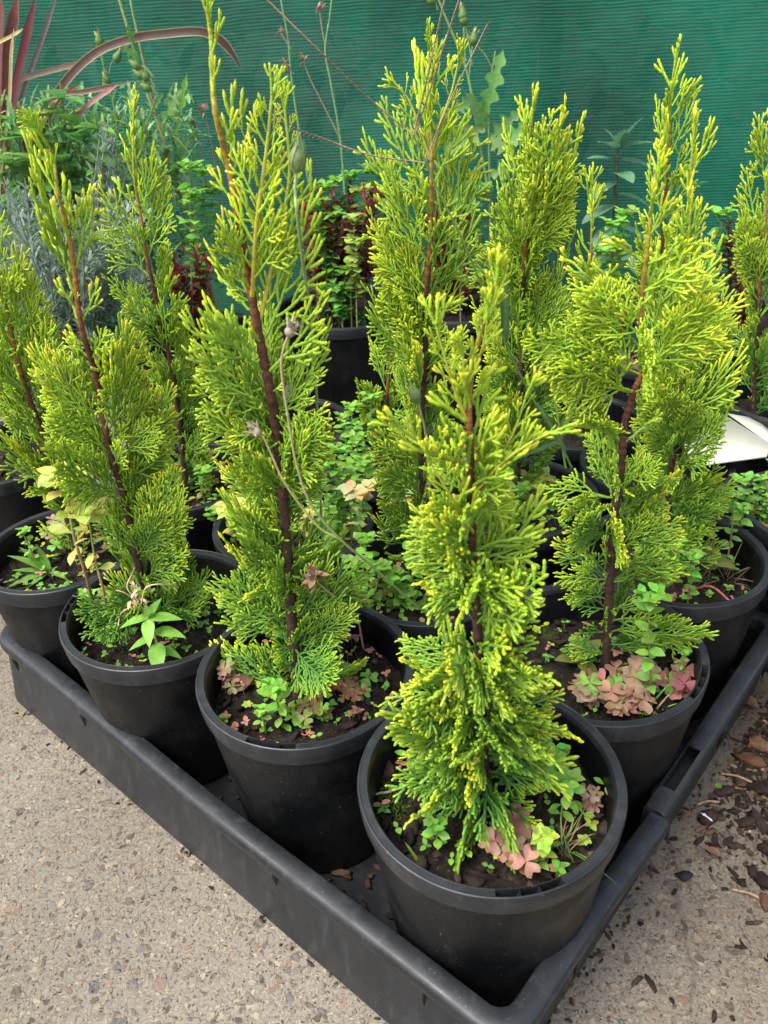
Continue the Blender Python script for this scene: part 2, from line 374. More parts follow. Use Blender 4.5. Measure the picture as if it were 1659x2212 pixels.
    g = G(); V = np.vstack([W(fl[:, 0], fl[:, 1], .004), W(np.array([cen[0]]), np.array([cen[1]]), .004)]); n = len(fl)
    g.add(V, [[k, (k+1) % n, n] for k in range(n)], (0, 0, 0)); g.build('tray_floor', M_TRAY, o, loc=tp(*off))
    # gusset ribs under the rim
    ribs = [(a, 0) for a in (.0817, .245, .554, .702)] + [(0, b) for b in (.10, .40, .53)]
    for a, b in ribs:
        g = G(); d = np.array([0, -1.]) if b == 0 else np.array([-1., 0]); s = np.array([1., 0]) if b == 0 else np.array([0, 1.])
        q = np.array([a, b]); bl = np.exp(-((a-.33)/.16)**2)*.004*(b == 0)
        pts = [(.0064, .0822), (.0004-bl, .0822), (.0002-bl, .076), (.0044, .043)]
        V = []
        for e in (-.0011, .0011):
            for ins, z in pts:
                p = q-d*ins+s*e; V.append(W(np.array([p[0]]), np.array([p[1]]), z)[0])
        g.add(V, [[0, 1, 2, 3], [7, 6, 5, 4], [0, 4, 5, 1], [1, 5, 6, 2], [2, 6, 7, 3], [3, 7, 4, 0]], (0, 0, 0)); g.build('rib', M_TRAY, o, loc=tp(*off), smooth=False)
    if damaged:                           # the liner seen inside the grip slot
        g = G(); V = [W(np.array([a]), np.array([b]), z)[0] for a, b, z in ((.004, .272, .086), (.024, .272, .086), (.024, .345, .086), (.004, .345, .086))]
        g.add(V, [[0, 1, 2, 3]], (0, 0, 0)); g.build('grip_slot', M_POT, o, loc=tp(*off), smooth=False)
    return o
make_tray('large black plastic carry tray with a torn rim, holding the twelve front pots')
make_tray('black carry tray behind the torn one, mostly hidden under the pots at the right edge', off=(-.20, .605), ext=(.735, .588), damaged=False)
# ------------------------------------------------------------------ pots
POTS = {}
def slot_at(x, y, u, v): p = at(u, v, z=.2); return math.atan2(p[1]-y, p[0]-x)
def make_pot(key, x, y, label, r=.1, top=.2, slot=None, soil=.162, base_z=.0055, group='black nursery pots', tilt=(0, 0)):
    o = thing('nursery_pot', label, 'plant pot', (x, y, base_z), group)
    POTS[key] = dict(c=np.array([x, y, soil]), r=r, o=o)
    n = 180; a = np.arange(n)*2*pi/n
    def lathe(name, prof, cut=None, mat=M_POT):
        V = []
        for idx, (rr, z) in enumerate(prof):
            zz = np.full(n, z)
            if cut and idx in cut and slot is not None:
                da = (a-slot+pi) % (2*pi)-pi; ins = (abs(da) < .22) & ~((abs(abs(da)-.075) < .016))
                zz = zz-.017*ins
            V.append(np.stack([x+rr*np.cos(a), y+rr*np.sin(a), zz], -1))
        V = np.stack(V, 1).reshape(-1, 3); m = len(prof); i = np.arange(n)[:, None]; j = np.arange(m-1)[None]; i2 = (i+1) % n
        F = np.stack(np.broadcast_arrays(i*m+j, i2*m+j, i2*m+j+1, i*m+j+1), -1).reshape(-1, 4)
        return G().add(V, F, (0, 0, 0)).build(name, mat, o, loc=(x, y, base_z), sharp=40)
    T = top
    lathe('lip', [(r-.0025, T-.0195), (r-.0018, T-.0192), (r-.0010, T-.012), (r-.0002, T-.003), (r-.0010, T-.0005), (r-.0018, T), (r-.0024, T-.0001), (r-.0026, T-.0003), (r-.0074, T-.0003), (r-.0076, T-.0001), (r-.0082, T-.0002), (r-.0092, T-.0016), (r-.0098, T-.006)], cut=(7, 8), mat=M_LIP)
    rb = r*.755
    def br(z): return rb+(r-.0045-rb)*(z-base_z)/(T-.019-base_z)
    zs = np.linspace(base_z+.002, T-.0185, 9)
    lathe('body', [(rb-.02, base_z+.001), (rb-.004, base_z)]+[(br(z), z) for z in zs]+[(r-.0030, T-.0186)])
    lathe('inner_wall', [(r-.0097, T-.0055), (r-.0102, T-.01), (r-.0145, T-.055)])
    # soil, lumpy
    nr, na = 16, 64; V = [(x, y, soil+.004)]; 
    for k in range(1, nr+1):
        rr = (r-.0112)*k/nr
        for q in range(na):
            th = q*2*pi/na; px, py = x+rr*cos(th), y+rr*sin(th)
            V.append((px, py, soil+.004*(1-(k/nr)**2)+.0028*sin(px*190+y*40)*cos(py*170+x*30)+rng.normal(0, .0012)))
    F3 = [[0, 1+q, 1+(q+1) % na] for q in range(na)]
    F4 = [[1+(k-1)*na+q, 1+k*na+q, 1+k*na+(q+1) % na, 1+(k-1)*na+(q+1) % na] for k in range(1, nr) for q in range(na)]
    g = G(); g.add(V, F3, (0, 0, 0)); g.add(np.zeros((0, 3)), np.array(F4)-len(V), np.zeros((0, 3))); g.build('soil', M_SOIL, o, loc=(x, y, base_z))
    return o
make_pot('A', .0700, .4262, 'nearest black pot at the tray corner, with pink clover at its front lip', .1035, .208, slot_at(.0700, .4262, 1140, 1930), .168)
make_pot('B', -.0804, .5666, 'black pot left of the corner pot, holding the tallest seedling', .1015, .205, slot_at(-.0804, .5666, 588, 1612), .166)
make_pot('C', -.2391, .6804, 'black pot with broad-leaved willowherb and pink-stemmed yellow spurge inside', .103, .1995, slot_at(-.2391, .6804, 118, 1312), .160)
make_pot('E', -.3849, .8110, 'black pot at the left end of the front row, partly cut off by the frame', .0955, .195, None, .160)
make_pot('H', .1912, .5790, 'black pot right of the corner pot, carpeted with pink clover', .1025, .197, slot_at(.1912, .5790, 1527, 1472), .155)
make_pot('I', .3171, .7286, 'black pot with a fallen red leaf inside, at the far right tray corner', .1000, .1935, None, .150)
make_pot('F', .0420, .7200, 'black pot in the second row behind the corner pot, darkened by the seedling in front', .098, .196)
make_pot('M', -.1100, .8330, 'black pot in the second row crowded with bright green spurge', .098, .196)
make_pot('D', -.2610, .9700, 'black pot in the second row behind the willowherb pot', .098, .196)
make_pot('G', .1700, .8660, 'black pot in the second row behind the pink clover pot', .098, .196)
make_pot('N', .0140, .9930, 'black pot in the third row holding the low dark green seedling', .098, .196)
make_pot('P', -.1380, 1.1120, 'black pot in the third row behind the bright green spurge', .098, .196)
make_pot('K', .5158, .7921, 'black pot at the right edge with tiny white-flowered chickweed inside', .0995, .199)
make_pot('J', .3600, .9300, 'black pot behind the white card, under the back right seedlings', .098, .196)
make_pot('L', .2890, 1.0700, 'black pot in the back row under the small seedling by the fence', .098, .196)
make_pot('Q', .6150, 1.1000, 'black pot beyond the white card at the far right edge', .098, .196)

# ------------------------------------------------------------------ conifer seedlings
def spray_template(L, fine, rs, gap=.0072, rad=.00115):
    """a flat fan of scaly twigs: axis along +x, fan in the xy plane"""
    g = G()
    def twig(P, r, tipcol, k):
        n = len(P); s = np.r_[0, np.cumsum(np.linalg.norm(np.diff(P, axis=0), axis=1))]; tot = s[-1]
        age = np.clip(1-(tot-s)/(.0085+.22*tot), 0, 1)*tipcol
        rr = r*(1-.10*s/tot)
        if fine: rr = rr*(1+.16*((np.arange(n) % 2)*2-1))
        rr = rr.copy(); rr[-1] *= .95
        t1 = nrm(P[-1]-P[-2]); P = np.vstack([P, P[-1]+t1*r*.9]); rr = np.r_[rr, r*.12]; age = np.r_[age, age[-1]]
        V, F = tube(P, rr, k)
        c = np.repeat(age, k); g.add(V, F, np.stack([c, np.zeros_like(c), np.full_like(c, rs.uniform(0, 1))], 1))
    def grow(p, ang, l, depth, r, bend):
        st = .0016 if fine else .0042
        n = max(3, int(l/st)); s = np.linspace(0, 1, n+1)
        th = ang+bend*s; z = np.cumsum(rs.normal(0, .0004, n+1))+rs.normal(0, .06)*l*s
        P = np.stack([p[0]+np.cumsum(np.cos(th))*l/(n+1), p[1]+np.cumsum(np.sin(th))*l/(n+1), p[2]+z], 1)
        twig(P, r, .5+.5*np.clip(P[-1, 0]/L, 0, 1), 5 if fine else 4)
        if depth >= 3 or l < .011: return
        d = gap*(.78 if depth else 1)*rs.uniform(.9, 1.1); x = d*(1.3 if depth == 0 else 1.0); sd = rs.choice([-1, 1])
        while x < l-.003:
            u = x/l; i = min(n, int(u*n))
            if depth == 0: ll = (.17+.25*sin(pi*min(1, u*1.2+.1)))*L*(1-u)**.55+.007
            else: ll = .50*(1-u)**.8*l+.0048
            ll *= rs.uniform(.7, 1.2); ll = min(ll, L*.44)
            if rs.uniform() > .06:
                grow(P[i], th[i]+sd*R(rs.uniform(32, 46)), ll, depth+1, r*.96, -sd*R(rs.uniform(8, 28)))
            sd = -sd; x += d*rs.uniform(.8, 1.2)*(.62 if depth == 0 else .8)
    grow((0, 0, 0), 0, L, 0, rad*1.08, R(rs.uniform(-10, 10)))
    V = np.concatenate(g.V); F = np.concatenate(g.F); C = np.concatenate(g.C)
    return L, V, F, C
_rs = np.random.default_rng(11)
def tset(fine, gap, rad): return [spray_template(L, fine, _rs, gap, rad) for L in (.022, .022, .036, .036, .055, .055, .055, .08, .08, .08, .11, .11, .14, .14)]
T_FINE = tset(True, .0068, .00088); T_MID = tset(False, .0070, .00090); T_STUB = tset(True, .0080, .00110); T_FAR = tset(False, .0078, .00102); T_OPEN = tset(True, .0105, .00112)
def place_spray(g, temps, base, d, L, roll, young, curve=0., rs=rng):
    k = min(range(len(temps)), key=lambda q: abs(temps[q][0]-L)+rs.uniform(0, .006)); l0, V, F, C = temps[k]
    sc = L/l0; x = nrm(d); upv = np.array([0, 0, 1.])
    if abs(x[2]) > .97: upv = np.array([.2, -1, 0])
    y = nrm(upv-(upv@x)*x); z = np.cross(x, y)
    y, z = cos(roll)*y+sin(roll)*z, -sin(roll)*y+cos(roll)*z
    fl = rs.choice([-1, 1])
    W = base+sc*(V[:, :1]*x+fl*V[:, 1:2]*y+V[:, 2:]*z); W[:, 2] += curve*(V[:, 0]*sc)**2/max(L, .01)
    c = C.copy(); c[:, 1] = np.clip(young+(c[:, 2]-.5)*.12, 0, 1); c[:, 2] = np.clip(c[:, 2]*.5+rs.uniform(0, .5), 0, 1); c[:, 0] *= rs.uniform(.5, 1.05)
    if sc < 1: c[:, 0] = np.clip(c[:, 0]*1.05, 0, 1)
    g.add(W, F if fl > 0 else F[:, ::-1], c)

def conifer(key, y, trunk, widths, label, temps, young=(.15, 1.), node=.0125, front=.35, dens=1., extras=(), side_stems=(), tr=.0042, greens=0., bare=(), seed=0, elev=(30, 64), leadscale=1., minL=.018, curve=(-.1, .5), group='golden conifer seedlings', lush=1.0, airy=1.0, stemk=1.):
    """trunk: [(u,v)] base first; widths: [(v, uL, uR)] outline of the crown in survey pixels"""
    rs = np.random.default_rng(100+seed)
    P = np.array([at(u, v, y=y) for u, v in trunk])
    pot = POTS.get(key)
    if pot is not None:
        P = np.vstack([[P[0][0], y, pot['c'][2]-.01], P]) if P[0][2] > pot['c'][2]+.02 else P
        P[0][2] = pot['c'][2]-.008
    P[:, 1] += np.r_[0, rs.normal(0, .004, len(P)-1)]
    n = 90; C = cr(P, n); s = np.linspace(0, 1, n)
    o = thing('conifer_seedling', label, 'conifer', C[0], group)
    Wt = sorted((at(829, v, y=y)[2], at(uL, v, y=y)[0], at(uR, v, y=y)[0]) for v, uL, uR in widths)
    Wz = np.array([q[0] for q in Wt]); WL = np.array([q[1] for q in Wt]); WR = np.array([q[2] for q in Wt])
    H = C[-1, 2]-C[0, 2]
    # trunk: brown, orange then green towards the tip; rough with old leaf scales
    gt = G(); nn = 240; CC = cr(P, nn); ss = np.linspace(0, 1, nn)
    r = tr*(1-.78*ss)+.0005*np.sin(ss*nn*1.3)*(1-ss)+rs.normal(0, .00022, nn)*(1-ss)
    V, F = tube(CC, np.maximum(r, .0009), 8)
    stops = np.array([0, .3, .5, .62, .75, .9, 1]); cols = np.array([(.070, .042, .030), (.085, .040, .027), (.13, .048, .026), (.30, .12, .035), (.40, .24, .045), (.36, .40, .045), (.40, .48, .045)])
    cc = np.stack([np.interp(ss, stops, cols[:, q]) for q in range(3)], 1)*rs.uniform(.75, 1.2, (nn, 1))
    gt.add(V, F, np.repeat(cc, 8, 0))
    for q in range(46):                    # papery scale scars
        i = int(rs.uniform(.02, .66)*nn); a = rs.uniform(0, 2*pi); d = nrm(np.array([cos(a), sin(a), .9]))
        leaf(gt, CC[i]+np.array([cos(a), sin(a), 0])*r[i]*.8, d, .0035, .0022, 'tri', jit((.30, .20, .13), .2), fold=.6, n=3)
    gt.build('trunk', M_BARK, o, loc=C[0])
    g = G()
    h = C[0, 2]+.018; k = 0; az0 = rs.uniform(0, 2*pi)
    top = C[-1, 2]
    while h < top-.006:
        i = int(np.argmin(abs(C[:, 2]-h))); t = (h-C[0, 2])/H
        if not any(a < t < b for a, b in bare):
            m = 2 if dens <= 1.0 or t > .6 else 3
            open_ = np.clip((t-.50)/.22, 0, 1) if airy else 0
            for q in range(m):
                if rs.uniform() > min(1, dens if dens <= 1 else dens/1.5)*.98: continue
                base_az = (0, pi)[q % 2] if q < 2 else rs.choice([-pi/2, pi/2])
                az = base_az+rs.normal(0, .62)+(pi/2 if (k % 3 == 2 and rs.uniform() < .7) else 0)
                ca, sa = cos(az), sin(az)
                e = R(np.interp(t, [0, .2, 1], [elev[0], (elev[0]+elev[1])*.5, elev[1]])+rs.normal(0, 9))
                # reach so that the fan's end meets the crown outline
                L = minL*.6
                while L < .17:
                    zt = h+L*sin(e); xx = C[i, 0]+L*cos(e)*ca
                    wl, wr = np.interp(zt, Wz, WL), np.interp(zt, Wz, WR)
                    if zt > Wz[-1] or (ca > 0 and xx > wr) or (ca <= 0 and xx < wl) or L*cos(e) > .62*(wr-wl): break
                    L += .003
                L = np.clip(L*rs.uniform(.74, 1.03), minL*.6, .155)
                if sa < -.45: L *= front if rs.uniform() < .75 else .9
                L = max(L, .009)
                d = np.array([ca*cos(e), sa*cos(e), sin(e)])
                yg = np.clip(young[0]+(young[1]-young[0])*t**.9+rs.normal(0, .09), 0, 1)
                place_spray(g, T_OPEN if rs.uniform() < open_ else temps, C[i], d, L, rs.normal(0, .5), yg, rs.uniform(*curve), rs)
                if L > .05 and rs.uniform() < .5*lush*(1-open_):  # a second, shorter fan tucked in at the same node
                    d2 = nrm(d+rs.normal(0, .38, 3)); place_spray(g, temps, C[i], d2, L*rs.uniform(.4, .62), rs.normal(0, 1.2), max(0, yg-.15), rs.uniform(*curve), rs)
        h += node*(.72 if t < .3 else 1)*rs.uniform(.8, 1.2)*(1+airy*1.0*np.clip((t-.48)/.3, 0, 1)); k += 1
    # leader tip
    tipd = nrm(C[-1]-C[-8]); place_spray(g, temps, C[-4], tipd, .030*leadscale, rs.normal(0, .5), young[1], 0, rs)
    for q in range(3): place_spray(g, temps, C[-6-5*q], nrm(tipd+rs.normal(0, .28, 3)), .024*leadscale, rs.normal(0, 1), young[1], .3, rs)
    for (u0, v0, u1, v1, dy, roll, yg) in extras:
        a = at(u0, v0, y=y); b = at(u1, v1, y=y+dy); place_spray(g, temps, a, b-a, np.linalg.norm(b-a), roll, yg, rs.uniform(-.1, .15), rs)
    for st in side_stems:                  # longer shoots with their own short fans: (path, radius, spread metres, young)
        Q = cr([at(u, v, y=y+dy) for u, v, dy in st[0]], 40)
        V, F = tube(Q, np.linspace(st[1], st[1]*.45, 40)*(.7 if stemk > 1 else 1), 6); gs = G(); q = np.linspace(0, 1, 40)[:, None]
        place = int(np.linalg.norm(Q[-1]-Q[0])/.0062)
        for a in range(1, place):
            i = int(a/place*38); tt = a/place; dd = nrm(Q[i+1]-Q[i]); az = (a % 2)*pi+rs.normal(0, .5)
            lat = np.array([cos(az), .5*sin(az), .1]); d = nrm(dd*.9+lat*.75)
            place_spray(g, temps, Q[i], d, max(.011, st[2]*stemk*(1-tt)**.7*rs.uniform(.7, 1.15)), rs.normal(0, .5), st[3], .2, rs)
        for a in range(3): place_spray(g, temps, Q[-2], nrm(nrm(Q[-1]-Q[-4])+rs.normal(0, .22, 3)), .018, rs.normal(0, 1), st[3], 0, rs)
        cst = np.array((.38, .30, .035))*(1-q)+np.array((.34, .42, .035))*q
        gs.add(V, F, np.repeat(cst, 6, 0)); gs.build('side_shoot', M_STEM, o, loc=C[0])
    g.build('crown', M_CON, o, attr='leafage', loc=C[0])
    return o
conifer('A', .426, [(1052, 1745), (1040, 1560), (1032, 1400), (1022, 1200), (1018, 1050), (1015, 960), (1013, 880), (1026, 790), (1050, 695), (1077, 598)],
        [(590, 1060, 1085), (700, 1035, 1085), (800, 985, 1075), (800, 975, 1075), (860, 970, 1080), (930, 955, 1085), (1000, 925, 1110), (1050, 905, 1145), (1100, 882, 1172), (1250, 875, 1190), (1400, 845, 1215), (1500, 830, 1225), (1620, 835, 1215), (1720, 880, 1190), (1790, 905, 1130)],
        'front golden conifer seedling in the corner pot, thick yellow-tipped twigs', T_STUB, (.04, .95), node=.0082, front=1.0, dens=1.35, elev=(-14, 62), airy=0., seed=1, tr=.0042, minL=.017, curve=(-.5, .25), stemk=1.6, leadscale=.6,
        side_stems=[([(1018, 930, 0), (985, 850, -.003), (960, 770, -.006), (940, 700, -.006)], .0016, .016, .9), ([(1018, 1010, 0), (960, 985, -.01), (905, 950, -.015), (868, 925, -.018)], .0018, .022, .8),
                    ([(1030, 1060, 0), (1085, 1000, -.008), (1140, 960, -.012), (1188, 935, -.014)], .0018, .02, .75), ([(1035, 1050, 0), (1085, 980, .0), (1115, 920, .004), (1135, 860, .006)], .0017, .018, .8),
                    ([(1016, 880, 0), (1004, 820, -.004), (1000, 765, -.006)], .0012, .013, .95), ([(1026, 800, 0), (1045, 740, -.004), (1052, 690, -.005)], .0011, .012, .95), ([(1045, 700, 0), (1066, 655, -.003), (1072, 610, -.003)], .001, .011, .95),
                    ([(1022, 1150, 0), (985, 1090, -.015), (960, 1050, -.02), (930, 1000, -.02)], .0017, .02, .75)],
        extras=[(1040, 1640, 850, 1720, -.03, .9, .05), (1045, 1650, 1060, 1800, -.06, .9, .0), (1045, 1600, 1180, 1700, -.04, .8, .1), (1040, 1500, 850, 1560, -.04, .7, .1), (1040, 1520, 1215, 1580, -.03, .6, .15)])
conifer('B', .567, [(640, 1480), (625, 1280), (612, 1120), (600, 960), (585, 840), (560, 720), (535, 600), (512, 460), (492, 360), (468, 230), (452, 90), (442, 12)],
        [(10, 430, 452), (100, 436, 470), (200, 440, 490), (290, 440, 640), (380, 425, 660), (500, 415, 690), (650, 425, 715), (800, 425, 720), (950, 440, 735), (1080, 470, 715), (1180, 480, 700), (1260, 440, 800), (1380, 425, 865), (1460, 450, 840)],
        'tallest golden conifer seedling with one long leader shoot, in the pot left of the corner', T_FINE, (.05, .98), node=.0108, front=.26, dens=1.1, elev=(-4, 66), seed=2, tr=.0052,
        bare=((.72, .83), (.905, .925)), leadscale=.75, minL=.009,
        side_stems=[([(545, 640, 0), (555, 480, -.01), (575, 330, -.012), (588, 200, -.014)], .0020, .042, .95), ([(560, 700, 0), (600, 520, .01), (625, 380, .014), (615, 230, .016)], .0019, .038, .95), ([(512, 460, 0), (500, 390, .005), (520, 330, .008), (540, 275, .01)], .0015, .03, .95)])
conifer('C', .680, [(325, 1330), (295, 1190), (262, 1060), (240, 970), (205, 820), (180, 700), (165, 600), (150, 500), (130, 400), (112, 340), (95, 288)],
        [(285, 85, 110), (340, 65, 140), (400, 60, 195), (470, 50, 195), (560, 65, 200), (650, 150, 255), (750, 80, 300), (850, 70, 345), (950, 85, 365), (1060, 185, 400), (1150, 190, 455), (1230, 210, 470), (1320, 170, 440)],
        'slender golden conifer seedling leaning left with a bare brown trunk, behind the willowherb', T_FINE, (.12, 1.), node=.0128, front=.28, dens=.98, elev=(18, 60), seed=3, tr=.0044,
        extras=[(290, 1290, 170, 1340, -.05, .9, .1), (310, 1310, 180, 1390, -.05, .9, .05), (310, 1310, 430, 1320, -.03, .8, .05)], lush=.7)
conifer('H', .579, [(1308, 1450), (1318, 1280), (1328, 1130), (1340, 1000), (1348, 920), (1368, 850), (1385, 800), (1392, 680), (1397, 540), (1405, 460), (1415, 372)],
        [(370, 1400, 1432), (420, 1385, 1455), (490, 1360, 1480), (560, 1250, 1540), (640, 1165, 1600), (700, 1135, 1610), (760, 1160, 1590), (830, 1230, 1500), (900, 1235, 1420), (960, 1230, 1440), (1050, 1175, 1495), (1120, 1180, 1505), (1200, 1190, 1460), (1300, 1225, 1440), (1390, 1235, 1410)],
        'golden conifer seedling with a wide fan halfway up, in the pink clover pot', T_FINE, (.0, 1.), node=.0116, front=.24, dens=1.0, elev=(0, 50), seed=4, curve=(-.25, .1), tr=.0045, bare=((.62, .66),),
        extras=[(1335, 1360, 1545, 1370, -.02, .2, .45), (1385, 810, 1140, 690, -.02, .2, .9), (1385, 800, 1610, 640, -.02, .1, .95), (1390, 730, 1235, 600, .0, .2, 1.), (1392, 720, 1560, 610, .0, .1, 1.), (1372, 850, 1180, 800, -.02, .3, .8)])
conifer('E', .811, [(165, 1190), (130, 1080), (95, 960), (60, 850), (30, 740), (0, 640), (-30, 540), (-50, 440)],
        [(430, -80, -20), (470, -60, 40), (560, -80, 80), (650, -70, 115), (740, -60, 140), (850, -50, 145), (950, 0, 160), (1050, 50, 160), (1110, 60, 165)],
        'golden conifer seedling at the left edge of the frame, only its right half in view', T_MID, (.2, .9), node=.0115, dens=1.3, elev=(28, 60), seed=5, airy=0.)
conifer('D', .970, [(400, 1050), (388, 940), (375, 820), (340, 660), (318, 560), (303, 470), (292, 370), (286, 228)],
        [(225, 278, 296), (280, 262, 310), (340, 222, 355), (430, 205, 360), (500, 200, 370), (600, 240, 400), (700, 280, 415), (800, 320, 430), (900, 330, 450), (1000, 340, 470), (1050, 350, 460)],
        'golden conifer seedling behind the slender leaning one, its orange stem against the silver shrub', T_MID, (.1, 1.), node=.0135, dens=1.1, elev=(28, 64), seed=6)
conifer('F', .720, [(922, 1270), (915, 1080), (908, 920), (916, 780), (920, 680), (926, 560), (932, 440), (932, 330), (930, 220), (928, 122)],
        [(118, 915, 1005), (160, 885, 1010), (220, 850, 1000), (280, 780, 1060), (360, 785, 1075), (450, 800, 1040), (560, 800, 1050), (640, 810, 1030), (720, 785, 1020), (800, 770, 1010), (880, 780, 1000), (960, 830, 990), (1040, 800, 990), (1130, 790, 970), (1230, 800, 950)],
        'golden conifer seedling with forked open top beneath the grass seed spikes', T_MID, (.0, 1.), node=.0118, front=.4, dens=1.15, elev=(20, 60), seed=7,
        side_stems=[([(930, 345, 0), (950, 270, -.005), (975, 200, -.008), (990, 135, -.01)], .0016, .026, 1.), ([(930, 345, 0), (905, 270, .0), (885, 220, .0), (868, 195, 0)], .0015, .024, 1.)])
conifer('G', .866, [(1118, 1100), (1122, 960), (1126, 820), (1130, 680), (1132, 560), (1138, 450), (1142, 340), (1150, 222)],
        [(218, 1120, 1175), (260, 1085, 1240), (340, 1070, 1240), (420, 1055, 1260), (520, 1050, 1245), (620, 1040, 1235), (720, 1040, 1230), (820, 1060, 1240), (920, 1050, 1240), (1020, 1060, 1210), (1080, 1070, 1190)],
        'bushy golden conifer seedling between the forked one and the wide-fanned one', T_MID, (.0, 1.), node=.0125, dens=1.2, elev=(28, 66), seed=8)
conifer('I', .729, [(1440, 1215), (1448, 1080), (1458, 960), (1468, 860), (1478, 740), (1484, 620), (1488, 500), (1490, 400), (1498, 288)],
        [(285, 1485, 1515), (340, 1470, 1540), (420, 1470, 1550), (500, 1450, 1570), (600, 1440, 1600), (700, 1420, 1600), (800, 1400, 1580), (900, 1390, 1570), (1000, 1400, 1560), (1100, 1400, 1590), (1180, 1390, 1590)],
        'golden conifer seedling with pinkish top, in the red leaf pot beside the white card', T_MID, (.0, .95), node=.0118, dens=1.2, elev=(18, 62), seed=9)
conifer('J', .930, [(1430, 800), (1434, 650), (1436, 500), (1438, 400), (1440, 320), (1448, 220), (1460, 128)],
        [(125, 1450, 1470), (180, 1425, 1485), (220, 1390, 1495), (280, 1395, 1490), (340, 1375, 1490), (420, 1375, 1500), (550, 1370, 1500), (700, 1360, 1500), (860, 1380, 1490)],
        'golden conifer seedling whose thin top stands highest against the cloth at right', T_FAR, (.2, 1.), node=.0165, dens=.95, elev=(30, 60), seed=10, minL=.012)
conifer('Q', 1.10, [(1628, 930), (1628, 860), (1634, 720), (1642, 600), (1652, 450), (1664, 285)],
        [(280, 1650, 1690), (370, 1600, 1720), (450, 1600, 1740), (550, 1580, 1740), (650, 1600, 1750), (800, 1590, 1760), (900, 1605, 1740)],
        'golden conifer seedling at the right edge of the frame, only its left half in view', T_FAR, (.0, .9), node=.0135, dens=1.1, elev=(28, 62), seed=11)
conifer('L', 1.070, [(1270, 800), (1272, 650), (1276, 540), (1280, 385)],
        [(385, 1270, 1292), (430, 1250, 1312), (520, 1240, 1310), (620, 1230, 1320), (760, 1225, 1320)],
        'small golden conifer seedling in the back row left of the wide fan', T_FAR, (.2, 1.), node=.017, dens=.95, elev=(32, 62), seed=12, minL=.012)
conifer('N', .993, [(830, 1010), (832, 930), (836, 860), (842, 780), (850, 660)],
        [(640, 830, 870), (700, 810, 880), (780, 790, 880), (850, 780, 890), (950, 780, 880)],
        'low dark green conifer seedling half hidden behind the forked one', T_FAR, (.0, .75), node=.017, dens=.95, elev=(28, 60), seed=13)
#WEEDS
# ------------------------------------------------------------------ fence
def fence():
    o = thing('shade_cloth_fence', 'long fence of ribbed green shade cloth standing behind all the plants', 'fence', (0, 1.85, 0))
    A, B = np.array([-1.9, 2.08]), np.array([1.9, 1.62]); nx, nz = 160, 50; H = 1.5
    d = nrm(B-A); nn = np.array([-d[1], d[0]])
    u = np.linspace(0, 1, nx); z = np.linspace(0, H, nz); U, Z = np.meshgrid(u, z, indexing='ij')
    off = .012*np.sin(U*23+Z*2.1)+.010*np.sin(U*9+1)*np.cos(Z*4)+.008*np.sin(Z*7+U*31)+.006*np.sin((U*60+Z*14))
    P = A+U[..., None]*(B-A)+off[..., None]*nn
    # own axes: x along the cloth, z up, so the weave follows it
    L = np.linalg.norm(B-A); V = np.stack([U*L, off, Z], -1).reshape(-1, 3)
    F = [[i*nz+j, (i+1)*nz+j, (i+1)*nz+j+1, i*nz+j+1] for i in range(nx-1) for j in range(nz-1)]
    c = G().add(V, F, (0, 0, 0)).build('cloth', M_CLOTH, o)
    c.location = (A[0], A[1]-1.85, 0); c.rotation_euler = (0, 0, math.atan2(d[1], d[0]))
    for t in (.12, .36, .60, .84):
        p = A+(B-A)*t+nn*.05
        g = G(); V, F = capped([(p[0], p[1], 0), (p[0], p[1], .8), (p[0], p[1], 1.56)], .022, 10); g.add(V, F, (.20, .16, .12)); g.build('post', M_BARK, o, loc=(0, 1.85, 0))
fence()

